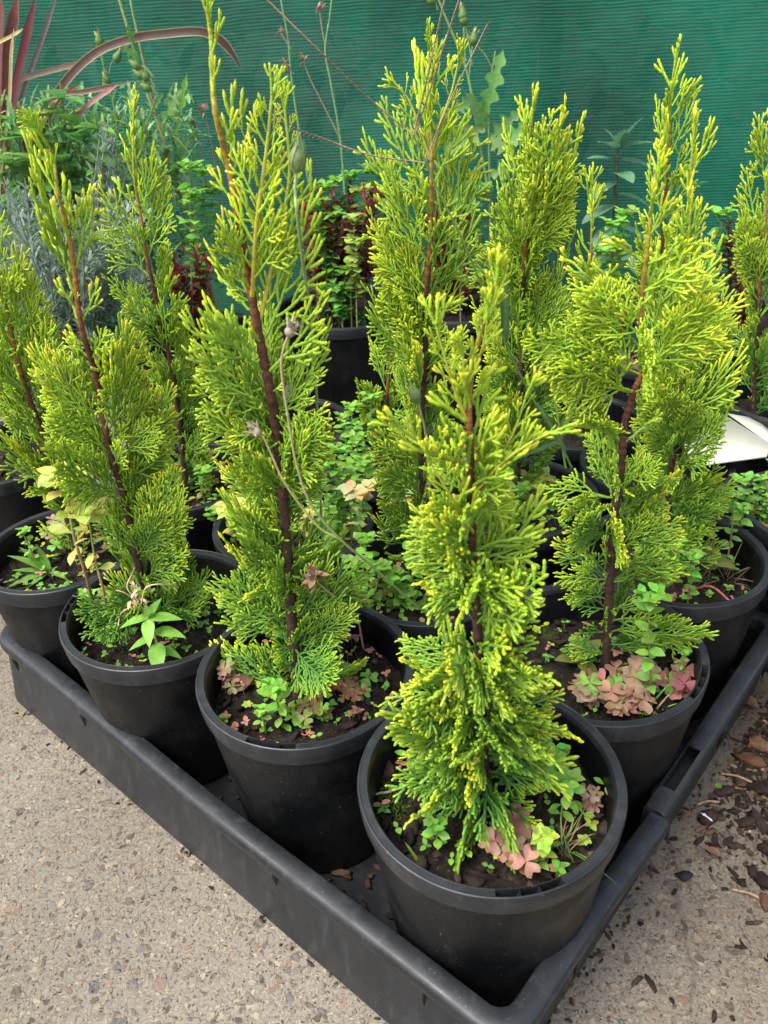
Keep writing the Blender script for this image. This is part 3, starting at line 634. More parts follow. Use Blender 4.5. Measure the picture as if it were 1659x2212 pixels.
# ------------------------------------------------------------------ weeds: builders
def sp(key, u, v, dz=0.): return at(u, v, z=POTS[key]['c'][2]+dz)
YG, BG, MG, DG = (.40, .54, .07), (.25, .50, .075), (.145, .35, .055), (.05, .16, .035)
PALE, TAN, PINK, RED = (.50, .52, .12), (.42, .30, .15), (.52, .22, .17), (.33, .055, .06)
STG, STR = (.20, .30, .07), (.34, .10, .07)
def stem_path(pts, n=24): return cr(pts, n)
def spurge(pts, label, n=14, L=.014, lo=MG, hi=BG, stem=STR, head=True, group='spurge weeds in the pots', rad=.0012, start=.15, Lw=.62, cat='weed', headL=None, name='spurge_weed', hcol=None, shape='spat'):
    P = stem_path(pts); o = thing(name, label, cat, P[0], group)
    g = G(); q = np.linspace(0, 1, len(P))[:, None]
    V, F = tube(P, np.linspace(rad, rad*.6, len(P)), 6); g.add(V, F, np.repeat(np.asarray(stem)*(1-q)+np.asarray(STG)*q, 6, 0)); g.build('stem', M_STEM, o, loc=P[0])
    g = G()
    for k in range(n):
        t = start+(1-start)*k/max(1, n-1)*.96; i = int(t*(len(P)-1)); a = k*2.4+rng.normal(0, .3)
        d = np.array([cos(a), sin(a), rng.uniform(.1, .6)]); col = np.asarray(lo)*(1-t)+np.asarray(hi)*t
        l = L*rng.uniform(.7, 1.15)*(.75+.35*t); leaf(g, P[i], d, l, l*Lw, shape, jit(col), roll=rng.normal(0, .3), fold=.15, curl=rng.uniform(.05, .5))
    if head:
        hl = headL or L*.8; hc = hcol or hi
        for r in range(3):
            a = r*2.1+rng.uniform(0, .5); d = np.array([.55*cos(a), .55*sin(a), .8]); e = P[-1]+d*hl*1.1
            for k in range(7):
                b = a+k*1.35; dd = np.array([cos(b), sin(b), rng.uniform(.0, .8)]); pos = P[-1]+d*hl*1.1*(.35+.65*k/6)
                leaf(g, pos, dd, hl*rng.uniform(.6, 1), hl*rng.uniform(.55, .8), 'oval', jit(hc), fold=.25, curl=rng.uniform(-.1, .4), n=4)
    g.build('foliage', M_LEAF, o, loc=P[0]); return o
def clover(key, uv, label, n, R0, size, cols, h=.02, group='wood sorrel in the pots', green=.1):
    c = sp(key, *uv); o = thing('clover_clump', label, 'clover', c, group); gs = G(); gl = G()
    for k in range(n):
        r = R0*math.sqrt(rng.uniform(0, 1)); a = rng.uniform(0, 2*pi); p = c+np.array([r*cos(a)*1.2, r*sin(a), h*rng.uniform(.55, 1.3)])
        pc = POTS[key]; dd = p[:2]-pc['c'][:2]; lim = pc['r']-.02
        if np.linalg.norm(dd) > lim: p[:2] = pc['c'][:2]+dd/np.linalg.norm(dd)*lim
        V, F = tube(cr([c+np.array([r*.4*cos(a), r*.4*sin(a), -.004]), (c+p)/2+np.array([0, 0, .004]), p], 8), .0005, 5); gs.add(V, F, jit((.35, .14, .09)))
        col = jit(cols[rng.integers(len(cols))] if rng.uniform() > green else BG, .08); a0 = rng.uniform(0, 6.28); up = nrm(np.array([rng.normal(0, .22), -.25+rng.normal(0, .2), 1]))
        s = size*rng.uniform(.7, 1.1)
        for q in range(3):
            b = a0+q*2.094; d = np.array([cos(b), sin(b), 0]); d = nrm(d-(d@up)*up+up*rng.uniform(-.1, .25)); heart(gl, p, d, s, s*1.12, col, up, rng.uniform(0, .3), edge=np.asarray(col)*np.array([.75, 1.1, .9]))
    gs.build('stems', M_STEM, o, loc=c); gl.build('leaflets', M_LEAF, o, loc=c); return o
def grass(base, label, n, L, col, spread=.6, wd=.0016, dry=.2, name='grass_tuft', group='grass tufts in the pots'):
    o = thing(name, label, 'grass', base, group); g = G()
    for k in range(n):
        a = rng.uniform(0, 2*pi); e = rng.uniform(.5, 1.4); l = L*rng.uniform(.5, 1.1); d = np.array([cos(a)*spread, sin(a)*spread, e])
        leaf(g, base+np.array([rng.normal(0, .003), rng.normal(0, .003), -.003]), d, l, wd*rng.uniform(.7, 1.3), 'strap', jit(TAN if rng.uniform() < dry else col), fold=.5, curl=rng.uniform(.0, .9), n=8)
    g.build('blades', M_LEAF, o, loc=base); return o
def cover(key, n, label, cols=(BG, MG, YG), size=.005, pink=.12, bits=60, avoid=None):
    """tiny seedlings, moss and bark crumbs spread over one pot's soil"""
    pc = POTS[key]; c = pc['c']; g = G()
    for k in range(n):
        r = (pc['r']-.017)*math.sqrt(rng.uniform(.05, 1)); a = rng.uniform(0, 2*pi); h = rng.uniform(.003, .016)
        b = c+np.array([r*cos(a), r*sin(a), 0]); p = b+np.array([rng.normal(0, .002), rng.normal(0, .002), h])
        V, F = tube(np.array([b-np.array([0, 0, .003]), (b+p)/2, p]), .0004, 4); g.add(V, F, STG)
        col = PINK if rng.uniform() < pink else cols[rng.integers(len(cols))]; m = rng.choice([2, 2, 3, 4, 6]); a0 = rng.uniform(0, 6.28)
        for q in range(m):
            t = a0+q*2*pi/m; s = size*rng.uniform(.7, 1.5); leaf(g, p+np.array([0, 0, -.0015*(q//3)]), (cos(t), sin(t), rng.uniform(.1, .5)), s, s*rng.uniform(.55, .8), 'oval', jit(col), fold=.1, n=4)
    o = g.build('seedling_cover', M_LEAF, None, loc=c); tag(o, label, 'weeds', None, 'stuff')
    g = G()
    for k in range(bits):
        r = (pc['r']-.018)*math.sqrt(rng.uniform(0, 1)); a = rng.uniform(0, 2*pi)
        chip(g, c+np.array([r*cos(a), r*sin(a), rng.uniform(.001, .005)]), rng.uniform(.0012, .0036), jib([(.045, .03, .022), (.02, .015, .012), (.06, .04, .028), (.12, .09, .065)][rng.choice(4, p=[.35, .45, .15, .05])], .2))
    o2 = g.build('bark_crumbs', M_CHIP, POTS[key]['o'], smooth=False); o2.location = -np.array(POTS[key]['o'].location); o2['kind'] = 'stuff'
def chip(g, p, s, col, el=None):
    n, m = 7, 5; el = el if el is not None else rng.uniform(1.0, 3.2); fl = rng.uniform(.35, .7); yaw = rng.uniform(0, pi); V = [(0, 0, -1)]
    for i in range(1, m):
        ph = -pi/2+pi*i/m
        for j in range(n): V.append((cos(ph)*cos(j*2*pi/n), cos(ph)*sin(j*2*pi/n), sin(ph)))
    V.append((0, 0, 1)); V = np.array(V); V = np.sign(V)*abs(V)**.75; V *= (1+rng.normal(0, .24, (len(V), 1))); V *= np.array([el, 1, fl])*s
    tl = rng.normal(0, .25); V = V@np.array([[cos(tl), 0, -sin(tl)], [0, 1, 0], [sin(tl), 0, cos(tl)]]); V = V@np.array([[cos(yaw), sin(yaw), 0], [-sin(yaw), cos(yaw), 0], [0, 0, 1]])
    V = V+np.asarray(p); e = len(V)-1
    tri = [[0, 1+(j+1) % n, 1+j] for j in range(n)]+[[e, 1+(m-2)*n+j, 1+(m-2)*n+(j+1) % n] for j in range(n)]
    quad = [[1+i*n+j, 1+i*n+(j+1) % n, 1+(i+1)*n+(j+1) % n, 1+(i+1)*n+j] for i in range(m-2) for j in range(n)]
    g.add(V, tri, col); g.add(np.zeros((0, 3)), np.array(quad)-len(V), np.zeros((0, 3)))

# ------------------------------------------------------------------ weeds in the front pots
cover('A', 57, 'tiny green seedlings sprinkled over the dark soil of the nearest pot', size=.0055, bits=150)
cover('B', 102, 'low green and reddish seedlings over the soil of the tallest seedling\'s pot', pink=.3, bits=110)
cover('C', 119, 'low green seedlings covering the soil of the willowherb pot', bits=60)
cover('E', 85, 'sparse green seedlings on the soil of the left end pot', pink=.3, bits=70)
cover('H', 44, 'small green seedlings among the pink clover on the soil', bits=80)
cover('I', 68, 'thin green seedlings on the soil of the red leaf pot', bits=70)
for k, nm in (('F', 'the pot behind the corner pot'), ('M', 'the crowded spurge pot'), ('D', 'the pot behind the willowherb'), ('G', 'the pot behind the pink clover pot'), ('K', 'the chickweed pot at the right edge'), ('N', 'the third row pot')):
    cover(k, 130, 'low green weed seedlings covering the soil of '+nm, size=.0065, bits=20)
# nearest pot
clover('A', (1105, 1850), 'pink clover clump pressed against the front lip of the nearest pot', 13, .020, .0135, [PINK, (.50, .24, .18), (.40, .15, .13), (.46, .26, .15)], h=.018, green=.0)
clover('A', (1265, 1745), 'small pale pink clover by the dry grass in the nearest pot', 6, .008, .007, [(.5, .27, .2)], h=.014, green=0)
clover('A', (1125, 1690), 'bright green clover behind the pink clump in the nearest pot', 9, .018, .0115, [BG, (.19, .42, .06)], h=.03, green=1)
spurge([sp('A', 1212, 1775), sp('A', 1212, 1775)+[0, 0, .02], sp('A', 1214, 1772)+[.002, 0, .038]], 'small green weed at the foot of the dry grass in the nearest pot', n=9, L=.012, stem=STG, lo=BG, hi=BG, rad=.001)
spurge([sp('A', 945, 1842), sp('A', 945, 1842)+[0, 0, .014], sp('A', 944, 1842)+[0, 0, .026]], 'lone bright green rosette on a pink stem at the left front of the nearest pot', n=6, L=.011, stem=STR, lo=BG, hi=(.2, .45, .06), rad=.0009, start=.5)
spurge([sp('A', 1190, 1700), sp('A', 1190, 1700)+[0, 0, .018], sp('A', 1192, 1700)+[.002, 0, .034]], 'leafy green weed right of the seedling base in the nearest pot', n=12, L=.012, stem=STG, lo=BG, hi=BG)
spurge([sp('A', 1165, 1880), sp('A', 1165, 1880)+[0, .002, .012], sp('A', 1170, 1870)+[0, 0, .024]], 'green weed just right of the pink clump in the nearest pot', n=8, L=.012, stem=STG, lo=BG, hi=YG, shape='oval')
for (u, v, lb) in ((1300, 1700, 'two-leaved seedling by the right wall of the nearest pot'), (1250, 1760, 'yellowish two-leaved seedling above the pale pink clover'), (880, 1640, 'pale two-leaved seedling behind the bark lump in the nearest pot')):
    b = sp('A', u, v+25); spurge([b, b+[0, 0, .008], b+[.002, 0, .017]], lb, n=3, L=.011, start=.9, head=False, lo=BG, hi=(.3, .45, .06) if u == 1250 else BG, stem=STG, rad=.0007, Lw=.55, group='two-leaved seedlings', name='seedling')
gb = sp('A', 1212, 1832)
grass(gb, 'tuft of half dry grass in the nearest pot right of the pink clover', 26, .036, (.16, .34, .05), .5, .0013, .5)
grass(sp('A', 1222, 1850), 'thin green grass at the right front of the nearest pot', 9, .022, (.16, .36, .05), .2, .0012, .1)
b = sp('A', 912, 1878); o = thing('grass_sprout', 'single broad grass blade leaning on the front lip of the nearest pot', 'grass', b); g = G(); leaf(g, b, (-.35, .25, .8), .026, .0034, 'strap', (.30, .42, .06), fold=.3, curl=.1); g.build('blade', M_LEAF, o, loc=b)
for (u, v, s, c, lb) in ((830, 1668, .0092, (.085, .055, .045), 'large brown bark lump with a whitish edge at the left of the nearest pot'), (884, 1792, .0078, (.10, .07, .055), 'brown bark lump with pale top near the left front lip'),
                         (902, 1862, .0072, (.14, .09, .06), 'flat light brown bark chip at the front left of the nearest pot'), (1025, 1905, .0065, (.07, .045, .035), 'dark bark chip left of the pink clump'), (1275, 1745, .006, (.09, .065, .05), 'grey brown bark chip near the right wall of the nearest pot'), (1180, 1655, .007, (.06, .045, .04), 'dark bark chip behind the grass tuft'),
                         (1305, 1790, .006, (.13, .10, .085), 'pale brown bark chip below the right wall of the nearest pot'), (1240, 1670, .0065, (.10, .07, .05), 'reddish bark chip at the back right of the nearest pot')):
    p = sp('A', u, v, .004); g = G(); chip(g, np.zeros(3), s*.85, np.array(c)*.62, 1.4); o = g.build('bark_chip', M_CHIP, smooth=False); o.location = p; tag(o, lb, 'bark chip', 'bark chips on the nearest pot\'s soil')
for (u, v, s, c, lb) in ((804, 1676, .0032, (.55, .53, .48), 'small white pebble at the left wall of the nearest pot'), (815, 1684, .0034, (.07, .085, .09), 'small dark grey pebble beside the white one')):
    p = sp('A', u, v, .003); g = G(); chip(g, np.zeros(3), s, c, 1.1); o = g.build('pebble', M_CHIP); o.location = p; tag(o, lb, 'pebble')
p = sp('A', 822, 1715, .006); g = G(); V, F = capped(np.array([[-.0085, -.001, 0], [0, 0, .001], [.0085, .0015, .0]]), .0011, 7); g.add(V, F, (.45, .40, .34)); o = g.build('twig', M_BARK); o.location = p; tag(o, 'pale dry twig lying on moss at the left of the nearest pot', 'twig')
# moss cushion
g = G(); c0 = sp('A', 845, 1735)
for k in range(520):
    r = .017*math.sqrt(rng.uniform(0, 1)); a = rng.uniform(0, 6.28); p = c0+np.array([r*cos(a), r*1.3*sin(a), .002*(1-(r/.018)**2)])
    leaf(g, p, (rng.normal(0, .5), rng.normal(0, .5), 1), .0036, .0011, 'lance', jit((.10, .16, .02), .3), n=2)
o = g.build('moss', M_LEAF, loc=c0); tag(o, 'patch of olive green moss at the left of the nearest pot', 'moss', kind='stuff')
# tallest seedling's pot
clover('B', (478, 1495), 'greenish pink clover by the left lip under the dry leaf', 7, .012, .0095, [(.33, .24, .14), (.42, .2, .15), (.25, .26, .1)], h=.02, green=.1)
clover('B', (740, 1500), 'bronze clover carpet at the right of the tallest seedling\'s pot', 22, .024, .0085, [(.34, .18, .09), (.3, .22, .08), (.36, .15, .1)], h=.014, green=.2)
clover('B', (660, 1555), 'olive and bronze clover at the front of the tallest seedling\'s pot', 14, .018, .008, [(.28, .26, .06), (.3, .2, .08)], h=.012, green=.3)
spurge([sp('B', 612, 1575), sp('B', 610, 1570)+[0, 0, .022], sp('B', 608, 1570)+[-.002, 0, .040]], 'bright green weed in front of the tallest seedling\'s trunk', n=10, L=.014, lo=BG, hi=(.2, .45, .055), stem=STR)
spurge([sp('B', 575, 1585), sp('B', 575, 1585)+[0, 0, .012], sp('B', 572, 1585)+[0, 0, .024]], 'small round-leaved weed left of the bright green one', n=7, L=.009, lo=BG, hi=BG, stem=STG)
spurge([sp('B', 690, 1450), sp('B', 692, 1450)+[0, 0, .03], sp('B', 694, 1450)+[0, -.01, .055]], 'thin weed under the right fans of the tallest seedling', n=9, L=.009, lo=MG, hi=BG, stem=STR, head=False)
b = sp('B', 505, 1490, .006); o = thing('dead_leaf', 'curled brown dead leaf at the left side of the tallest seedling\'s pot', 'dead leaf', b); g = G(); leaf(g, b, (.6, .2, .45), .022, .015, 'oval', (.22, .12, .06), roll=.6, fold=.6, curl=.5); g.build('blade', M_LEAF, o, loc=b)
def dry_head(pts, label, size, col=(.36, .24, .15)):
    P = stem_path(pts, 26); o = thing('dry_weed', label, 'dead weed', P[0]); g = G(); V, F = tube(P, np.linspace(.0011, .0009, 26), 6); g.add(V, F, (.40, .26, .15)); g.build('stem', M_STEM, o, loc=P[0]); g = G()
    for k in range(26):
        i = int(rng.uniform(20, 25)); leaf(g, P[i]+rng.normal(0, size*.25, 3), rng.normal(0, 1, 3), size*rng.uniform(.5, 1), size*.5, 'oval', jit(col, .2), fold=.8, curl=rng.uniform(-.8, .8), n=4)
    g.build('seed_head', M_LEAF, o, loc=P[0])
dry_head([at(785, 1400, y=.60), at(770, 1335, y=.58), at(730, 1295, y=.57), at(690, 1262, y=.56), at(668, 1238, y=.555)], 'arching dead weed with a crumpled brown head beside the tallest seedling\'s trunk', .012)
# willowherb pot
def big_leaf_weed(base, top, leaves, label, name, L=.04, W=.016, col=BG, rad=.0014, stem=(.36, .28, .12), cat='weed', shape='lance', group=None):
    P = stem_path([base, (base+top)/2+rng.normal(0, .002, 3), top], 20); o = thing(name, label, cat, P[0], group); g = G(); V, F = tube(P, rad, 6); g.add(V, F, stem); g.build('stem', M_STEM, o, loc=P[0])
    for (t, d, l) in leaves:
        g = G(); leaf(g, P[int(t*19)], d, L*l, W*l, shape, jit(col, .06), fold=.22, curl=rng.uniform(.1, .35), n=10); g.build('leaf', M_LEAF, o, loc=P[0])
    return o
yb = .632
b = at(358, 1448, z=.163); tp_ = at(318, 1330, y=yb)
big_leaf_weed(b, tp_, [(.95, (-.9, -.1, .05), .95), (.98, (1, -.1, .12), 1.1), (.96, (.1, -.75, -.25), .95), (.72, (.75, -.25, .15), 1.15), (.62, (-.8, -.3, -.05), .9), (.5, (.15, -.8, -.1), 1.25), (.98, (.35, .6, .6), .75), (.4, (.8, -.2, -.15), .8), (.99, (.0, .1, 1.), .5), (.99, (.4, -.1, .9), .4)],
              'broad lance-leaved green willowherb at the front of its pot', 'willowherb', L=.031, W=.0135)
g = G(); c0 = at(300, 1290, y=yb)
for pts in ([(300, 1300), (275, 1270), (285, 1240), (292, 1225)], [(305, 1305), (315, 1270), (345, 1262), (385, 1268)], [(290, 1295), (268, 1280), (250, 1275)], [(285, 1310), (262, 1325), (255, 1352)], [(322, 1330), (300, 1305), (288, 1296)]):
    V, F = tube(cr([at(u, v, y=yb+rng.normal(0, .006)) for u, v in pts], 18), .0007, 5); g.add(V, F, jit((.50, .40, .24)))
for k in range(14): leaf(g, c0+rng.normal(0, .0045, 3), rng.normal(0, 1, 3), .01, .004, 'oval', jit((.45, .36, .2)), fold=.6, n=3)
o = g.build('split_seed_pods', M_STEM, loc=c0); tag(o, 'dry curling straw-coloured seed pods above the willowherb', 'seed pods')
YS, YH = (.52, .54, .10), (.64, .65, .15)
spurge([at(205, 1318, z=.163), at(185, 1240, y=.66), at(160, 1160, y=.66), at(146, 1070, y=.66)], 'taller yellow spurge on a pink stem in the willowherb pot, with peach lower leaves', n=9, L=.022, lo=(.50, .30, .12), hi=YS, stem=STR, start=.45, headL=.022, hcol=YH, rad=.0019, Lw=.55)
spurge([at(240, 1348, z=.163), at(222, 1270, y=.655), at(206, 1210, y=.655), at(193, 1130, y=.655)], 'shorter pale yellow spurge on a peach stem in the willowherb pot', n=6, L=.018, lo=(.48, .38, .12), hi=YS, stem=(.42, .2, .12), start=.6, headL=.018, hcol=YH, rad=.0015, Lw=.5)
clover('C', (285, 1335), 'olive clover under the yellow spurge stems', 16, .03, .0105, [(.3, .3, .09), (.24, .32, .08), (.36, .28, .12)], h=.025, green=.3)
for q, (u, v, h) in enumerate(((390, 1320, .04), (330, 1360, .03), (215, 1350, .035), (440, 1330, .035))):
    b = sp('C', u, v); spurge([b, b+[0, 0, h*.6], b+[rng.normal(0, .004), 0, h]], ('green spurge at the back right of the willowherb pot', 'low green weed beside the willowherb stem', 'green weed at the left wall of the willowherb pot', 'green weed under the right edge of the leaning seedling')[q], n=9, L=.011, stem=STG)
grass(sp('C', 265, 1400), 'wisp of green grass at the front of the willowherb pot', 14, .03, (.07, .22, .03), .5, .001, .0)
# left end pot
big_leaf_weed(sp('E', 110, 1250), sp('E', 112, 1246)+[0, 0, .008], [(.9, (-1, -.15, .35), 1), (.9, (-.9, -.5, .12), 1.2), (.9, (-.7, .3, .8), 1.1), (.9, (-.4, .5, 1), .9), (.9, (-.6, -.9, .1), .8), (.9, (.7, -.5, .25), .8), (.9, (-1, .1, .9), 1.2)], 'green dandelion-like rosette in the left end pot', 'weed_rosette', L=.042, W=.010, col=(.17, .33, .05), shape='lance')
clover('E', (150, 1190), 'pinkish clover under the left edge seedling', 16, .022, .010, [(.5, .28, .2), (.42, .16, .13), (.4, .33, .14)], h=.03, green=.25)
spurge([sp('E', 85, 1240), sp('E', 85, 1240)+[0, 0, .03], sp('E', 80, 1240)+[0, 0, .055]], 'small leafy green weed in the left end pot', n=14, L=.01, stem=STR)
spurge([sp('E', 175, 1230), sp('E', 178, 1225)+[0, 0, .03], sp('E', 180, 1220)+[0, 0, .06]], 'green weed by the right wall of the left end pot', n=14, L=.011, stem=STG)
# pink clover pot
for q, (u, v, n, lb) in enumerate(((1290, 1515, 16, 'pink clover at the front left of the clover pot'), (1345, 1545, 12, 'pale pink clover at the front lip of the clover pot'), (1455, 1500, 12, 'deep pink clover at the right of the clover pot'), (1370, 1480, 12, 'pink clover around the seedling base in the clover pot'))):
    clover('H', (u, v), lb, n, .017, .0125, [PINK, (.48, .28, .19), (.40, .26, .15)] if q != 2 else [(.48, .15, .14), (.5, .22, .18)], h=.02, green=.06)
hb = at(1404, 1515, z=.158)
spurge([hb, at(1405, 1460, y=.54), at(1402, 1390, y=.54), at(1400, 1305, y=.54)], 'upright fresh green spurge right of the trunk in the clover pot', n=18, L=.015, lo=BG, hi=(.2, .44, .06), stem=STR, rad=.0011, shape='oval', Lw=.7)
spurge([sp('H', 1465, 1490), sp('H', 1465, 1490)+[0, 0, .025], sp('H', 1462, 1488)+[0, 0, .042]], 'small bright green weed by the slotted lip of the clover pot', n=12, L=.008, lo=BG, hi=BG, stem=STG)
b = sp('H', 1498, 1470); o = thing('seed_pod', 'yellow-green pointed leaf standing by the slotted lip', 'leaf', b); g = G(); leaf(g, b, (.05, -.1, 1), .022, .008, 'lance', (.32, .30, .06), up=(0, -1, 0), fold=.5, curl=.05); g.build('blade', M_LEAF, o, loc=b)
grass(sp('H', 1405, 1540), 'green grass blades at the front of the clover pot', 10, .038, (.2, .42, .06), .6, .002, .15)
big_leaf_weed(sp('H', 1255, 1450), sp('H', 1250, 1440)+[0, 0, .01], [(.9, (.2, -.6, .2), .9), (.9, (-.8, -.2, .5), .8), (.9, (.6, .4, .4), .9), (.9, (0, .5, .9), .8)], 'olive broad leaves behind the corner seedling in the clover pot', 'weed_rosette', L=.035, W=.018, col=(.20, .24, .05), shape='oval')
p = sp('H', 1450, 1530, .006); g = G(); chip(g, np.zeros(3), .0085, (.02, .018, .018), 1.5); o = g.build('bark_chip', M_CHIP, smooth=False); o.location = p; tag(o, 'black bark chip at the front lip of the clover pot', 'bark chip')
# red leaf pot
for q, (u0, v0, u1, v1, y) in enumerate(((1425, 1315, 1450, 1190, .70), (1478, 1340, 1492, 1215, .69), (1530, 1250, 1545, 1090, .73), (1565, 1240, 1585, 1080, .74), (1590, 1190, 1600, 1110, .76), (1400, 1250, 1405, 1170, .69))):
    b = at(u0, v0, z=.155); e = at(u1, v1, y=b[1]-.005)
    spurge([b, (b+e)/2+[.002, 0, .002], e], ('round-leaved pale green spurge at the left of the red leaf pot', 'slim bright green spurge in the middle of the red leaf pot', 'tall fresh green spurge behind the drooping leaf', 'tall green spurge near the right wall of the red leaf pot', 'short green spurge at the back of the red leaf pot', 'green spurge hidden under the fans left of the red leaf pot')[q], n=13, L=.0135 if q else .017, lo=MG if q % 2 else YG, hi=BG, stem=STR, shape='oval', Lw=.7)
big_leaf_weed(at(1470, 1250, z=.152), at(1500, 1200, y=.735), [(.98, (1, -.35, .1), 1.5)], 'drooping olive green leaf among the spurge of the red leaf pot', 'weed_leaf', L=.030, W=.019, col=(.19, .26, .06), shape='oval', stem=(.3, .3, .1))
b = at(1490, 1275, z=.156); e = at(1578, 1300, z=.178); P = cr([b, (b+e)/2+[0, 0, .012], e], 16); o = thing('red_leaf', 'red leaf on a long pink stalk on the soil of the far right pot', 'leaf', b); g = G(); V, F = tube(P, .0012, 6); g.add(V, F, (.40, .12, .10)); g.build('stalk', M_STEM, o, loc=b); g = G(); leaf(g, e, (1, -.15, .15), .026, .012, 'lobed', (.42, .09, .085), roll=-.5, fold=.5, curl=.1, n=12); g.build('blade', M_LEAF, o, loc=b)
grass(sp('I', 1500, 1270), 'fine green grass on the soil of the red leaf pot', 26, .035, (.16, .30, .06), .5, .0009, .3)
grass(sp('I', 1560, 1255), 'dry pale grass stalks by the right wall of the red leaf pot', 14, .05, (.34, .28, .12), .7, .001, .6)
# chickweed pot
for q, (u, v, h) in enumerate(((1625, 1120, .05), (1648, 1095, .055), (1655, 1140, .035), (1638, 1140, .03))):
    b = sp('K', u, v); o = spurge([b, b+[0, 0, h*.6], b+[rng.normal(0, .005), 0, h]], 'leafy green chickweed in the right edge pot', n=14, L=.011, lo=MG, hi=BG, stem=STG, name='chickweed', group='chickweed in the right edge pot', shape='oval', Lw=.6)
    if q in (1, 2):
        g = G()
        for a in range(10): leaf(g, b+np.array([0, -.004, h+.006]), (cos(a*.63), -.4, sin(a*.63)+.4), .006, .0018, 'lance', (.75, .75, .72), n=3)
        g.build('flower', M_LEAF, o, loc=b)
# ------------------------------------------------------------------ weeds between the rear pots
mid = [  # u, v(top), key, kind
 (722, 985, 'M', 0), (772, 962, 'M', 1), (700, 1020, 'M', 0), (745, 1040, 'M', 0), (790, 1010, 'M', 0), (760, 890, 'N', 0), (742, 915, 'N', 0), (800, 870, 'N', 0), (780, 930, 'N', 0), (665, 1160, 'M', 2), (730, 1090, 'M', 1), (700, 1110, 'M', 0), (775, 1085, 'F', 3), (880, 1090, 'F', 3), (505, 1120, 'M', 2),
 (452, 1085, 'D', 2), (405, 1020, 'D', 1), (440, 1030, 'D', 1), (352, 1040, 'D', 0), (470, 1150, 'M', 1), (540, 1150, 'M', 0), (560, 1090, 'M', 0), (820, 1240, 'F', 1), (850, 1260, 'F', 0), (790, 1180, 'F', 1), (765, 1230, 'F', 0), (1120, 1070, 'G', 0), (1085, 1000, 'G', 0), (1170, 1010, 'G', 1), (1180, 1090, 'G', 0), (1150, 1130, 'G', 2), (1060, 1090, 'G', 2), (480, 980, 'P', 0), (420, 900, 'P', 0), (510, 1000, 'P', 1), (890, 1160, 'F', 0), (1560, 1080, 'K', 0), (1600, 1050, 'K', 0)]
KL = ['fresh green spurge', 'bright light green spurge', 'yellowish pale spurge', 'wilted cream-headed spurge']
WH = {'M': 'crowded second row pot', 'N': 'third row pot', 'F': 'pot behind the corner pot', 'D': 'pot behind the willowherb', 'G': 'pot behind the clover pot', 'P': 'third row left pot', 'J': 'pot behind the white card', 'K': 'chickweed pot'}
cnt = {}
for (u, v, key, kd) in mid:
    pc = POTS[key]; e0 = at(u, v, y=pc['c'][1]); h = None
    dx = np.clip(e0[0], pc['c'][0]-pc['r']*.7, pc['c'][0]+pc['r']*.7); yb_ = pc['c'][1]+rng.uniform(-.05, .03)
    e = at(u, v, y=yb_); e[2] = max(e[2], pc['c'][2]+.03); b = np.array([dx*.5+e[0]*.5, yb_, pc['c'][2]-.004])
    b[0] = np.clip(b[0], pc['c'][0]-pc['r']*.75, pc['c'][0]+pc['r']*.75)
    hi = [BG, (.22, .46, .06), YH, (.58, .50, .22)][kd]; lo = [MG, BG, (.35, .4, .08), (.4, .38, .1)][kd]
    spurge([b, (b+e)/2+rng.normal(0, .003, 3), e], KL[kd]+' standing in the '+WH[key], n=int(10+np.linalg.norm(e-b)*150) if kd < 2 else 8, start=.15 if kd < 2 else .5, L=rng.uniform(.012, .016), lo=lo, hi=hi, stem=STR if kd else STG, headL=.012 if kd < 2 else .019, hcol=hi, group=KL[kd]+' plants in the '+WH[key], shape='oval' if kd != 1 else 'spat', Lw=.68)
# ------------------------------------------------------------------ flower stalks standing among the seedlings
def stalk(pts, y, label, head, rad=.0011, col=(.20, .30, .08), name='flower_stalk', bcol=None, cat='flower stalk'):
    Pp = cr([at(p[0], p[1], y=y+(p[2] if len(p) > 2 else 0)) for p in pts], 40); o = thing(name, label, cat, Pp[0]); g = G()
    q = np.linspace(0, 1, 40)[:, None]; c2 = np.asarray(bcol if bcol is not None else col); V, F = tube(Pp, np.linspace(rad, rad*.75, 40), 7); g.add(V, F, np.repeat(np.asarray(col)*(1-q)+c2*q, 7, 0)); g.build('stem', M_STEM, o, loc=Pp[0])
    e, d = Pp[-1], nrm(Pp[-1]-Pp[-4]); g = G()
    if head == 'bud':
        x, yv, z = frame(d); m = 9; s = np.linspace(0, 1, m)
        V, F = tube(e+np.outer(s*.020, d), .0009+.0048*np.sin(pi*np.clip(s*1.0+.12, 0, 1))**1.2*(1-s)**.35, 10); g.add(V, F, (.22, .30, .11))
        for k in range(9): a = k*.7; leaf(g, e+(x*0+yv*cos(a)+z*sin(a))*.0045+d*.002, d+(yv*cos(a)+z*sin(a))*-.05, .016, .0026, 'lance', jit((.17, .26, .09)), n=4)
    elif head == 'fluff':
        V, F = tube(e+np.outer(np.linspace(0, .007, 6), d), np.array([.001, .0028, .0036, .0036, .003, .002]), 8); g.add(V, F, (.42, .34, .26))
        for k in range(26): leaf(g, e+d*.005+rng.normal(0, .0015, 3), d*1.2+rng.normal(0, .55, 3), rng.uniform(.005, .009), .0018, 'lance', jib((.44, .37, .28), .12), fold=.5, curl=rng.uniform(-.5, .5), n=3)
    elif head == 'flower':
        for k in range(16): a = k*.39; x, yv, z = frame(d); leaf(g, e, d*.7+yv*cos(a)+z*sin(a), .009, .0035, 'strap', (.80, .58, .02), n=3)
    elif head == 'dry':
        for k in range(12): leaf(g, e+rng.normal(0, .002, 3), d*.6+rng.normal(0, .6, 3), .012, .004, 'oval', jit((.30, .22, .15), .2), fold=.6, n=3)
    if g.n: g.build('flower_head' if head != 'bud' else 'bud', M_LEAF, o, loc=Pp[0])
    return o, Pp
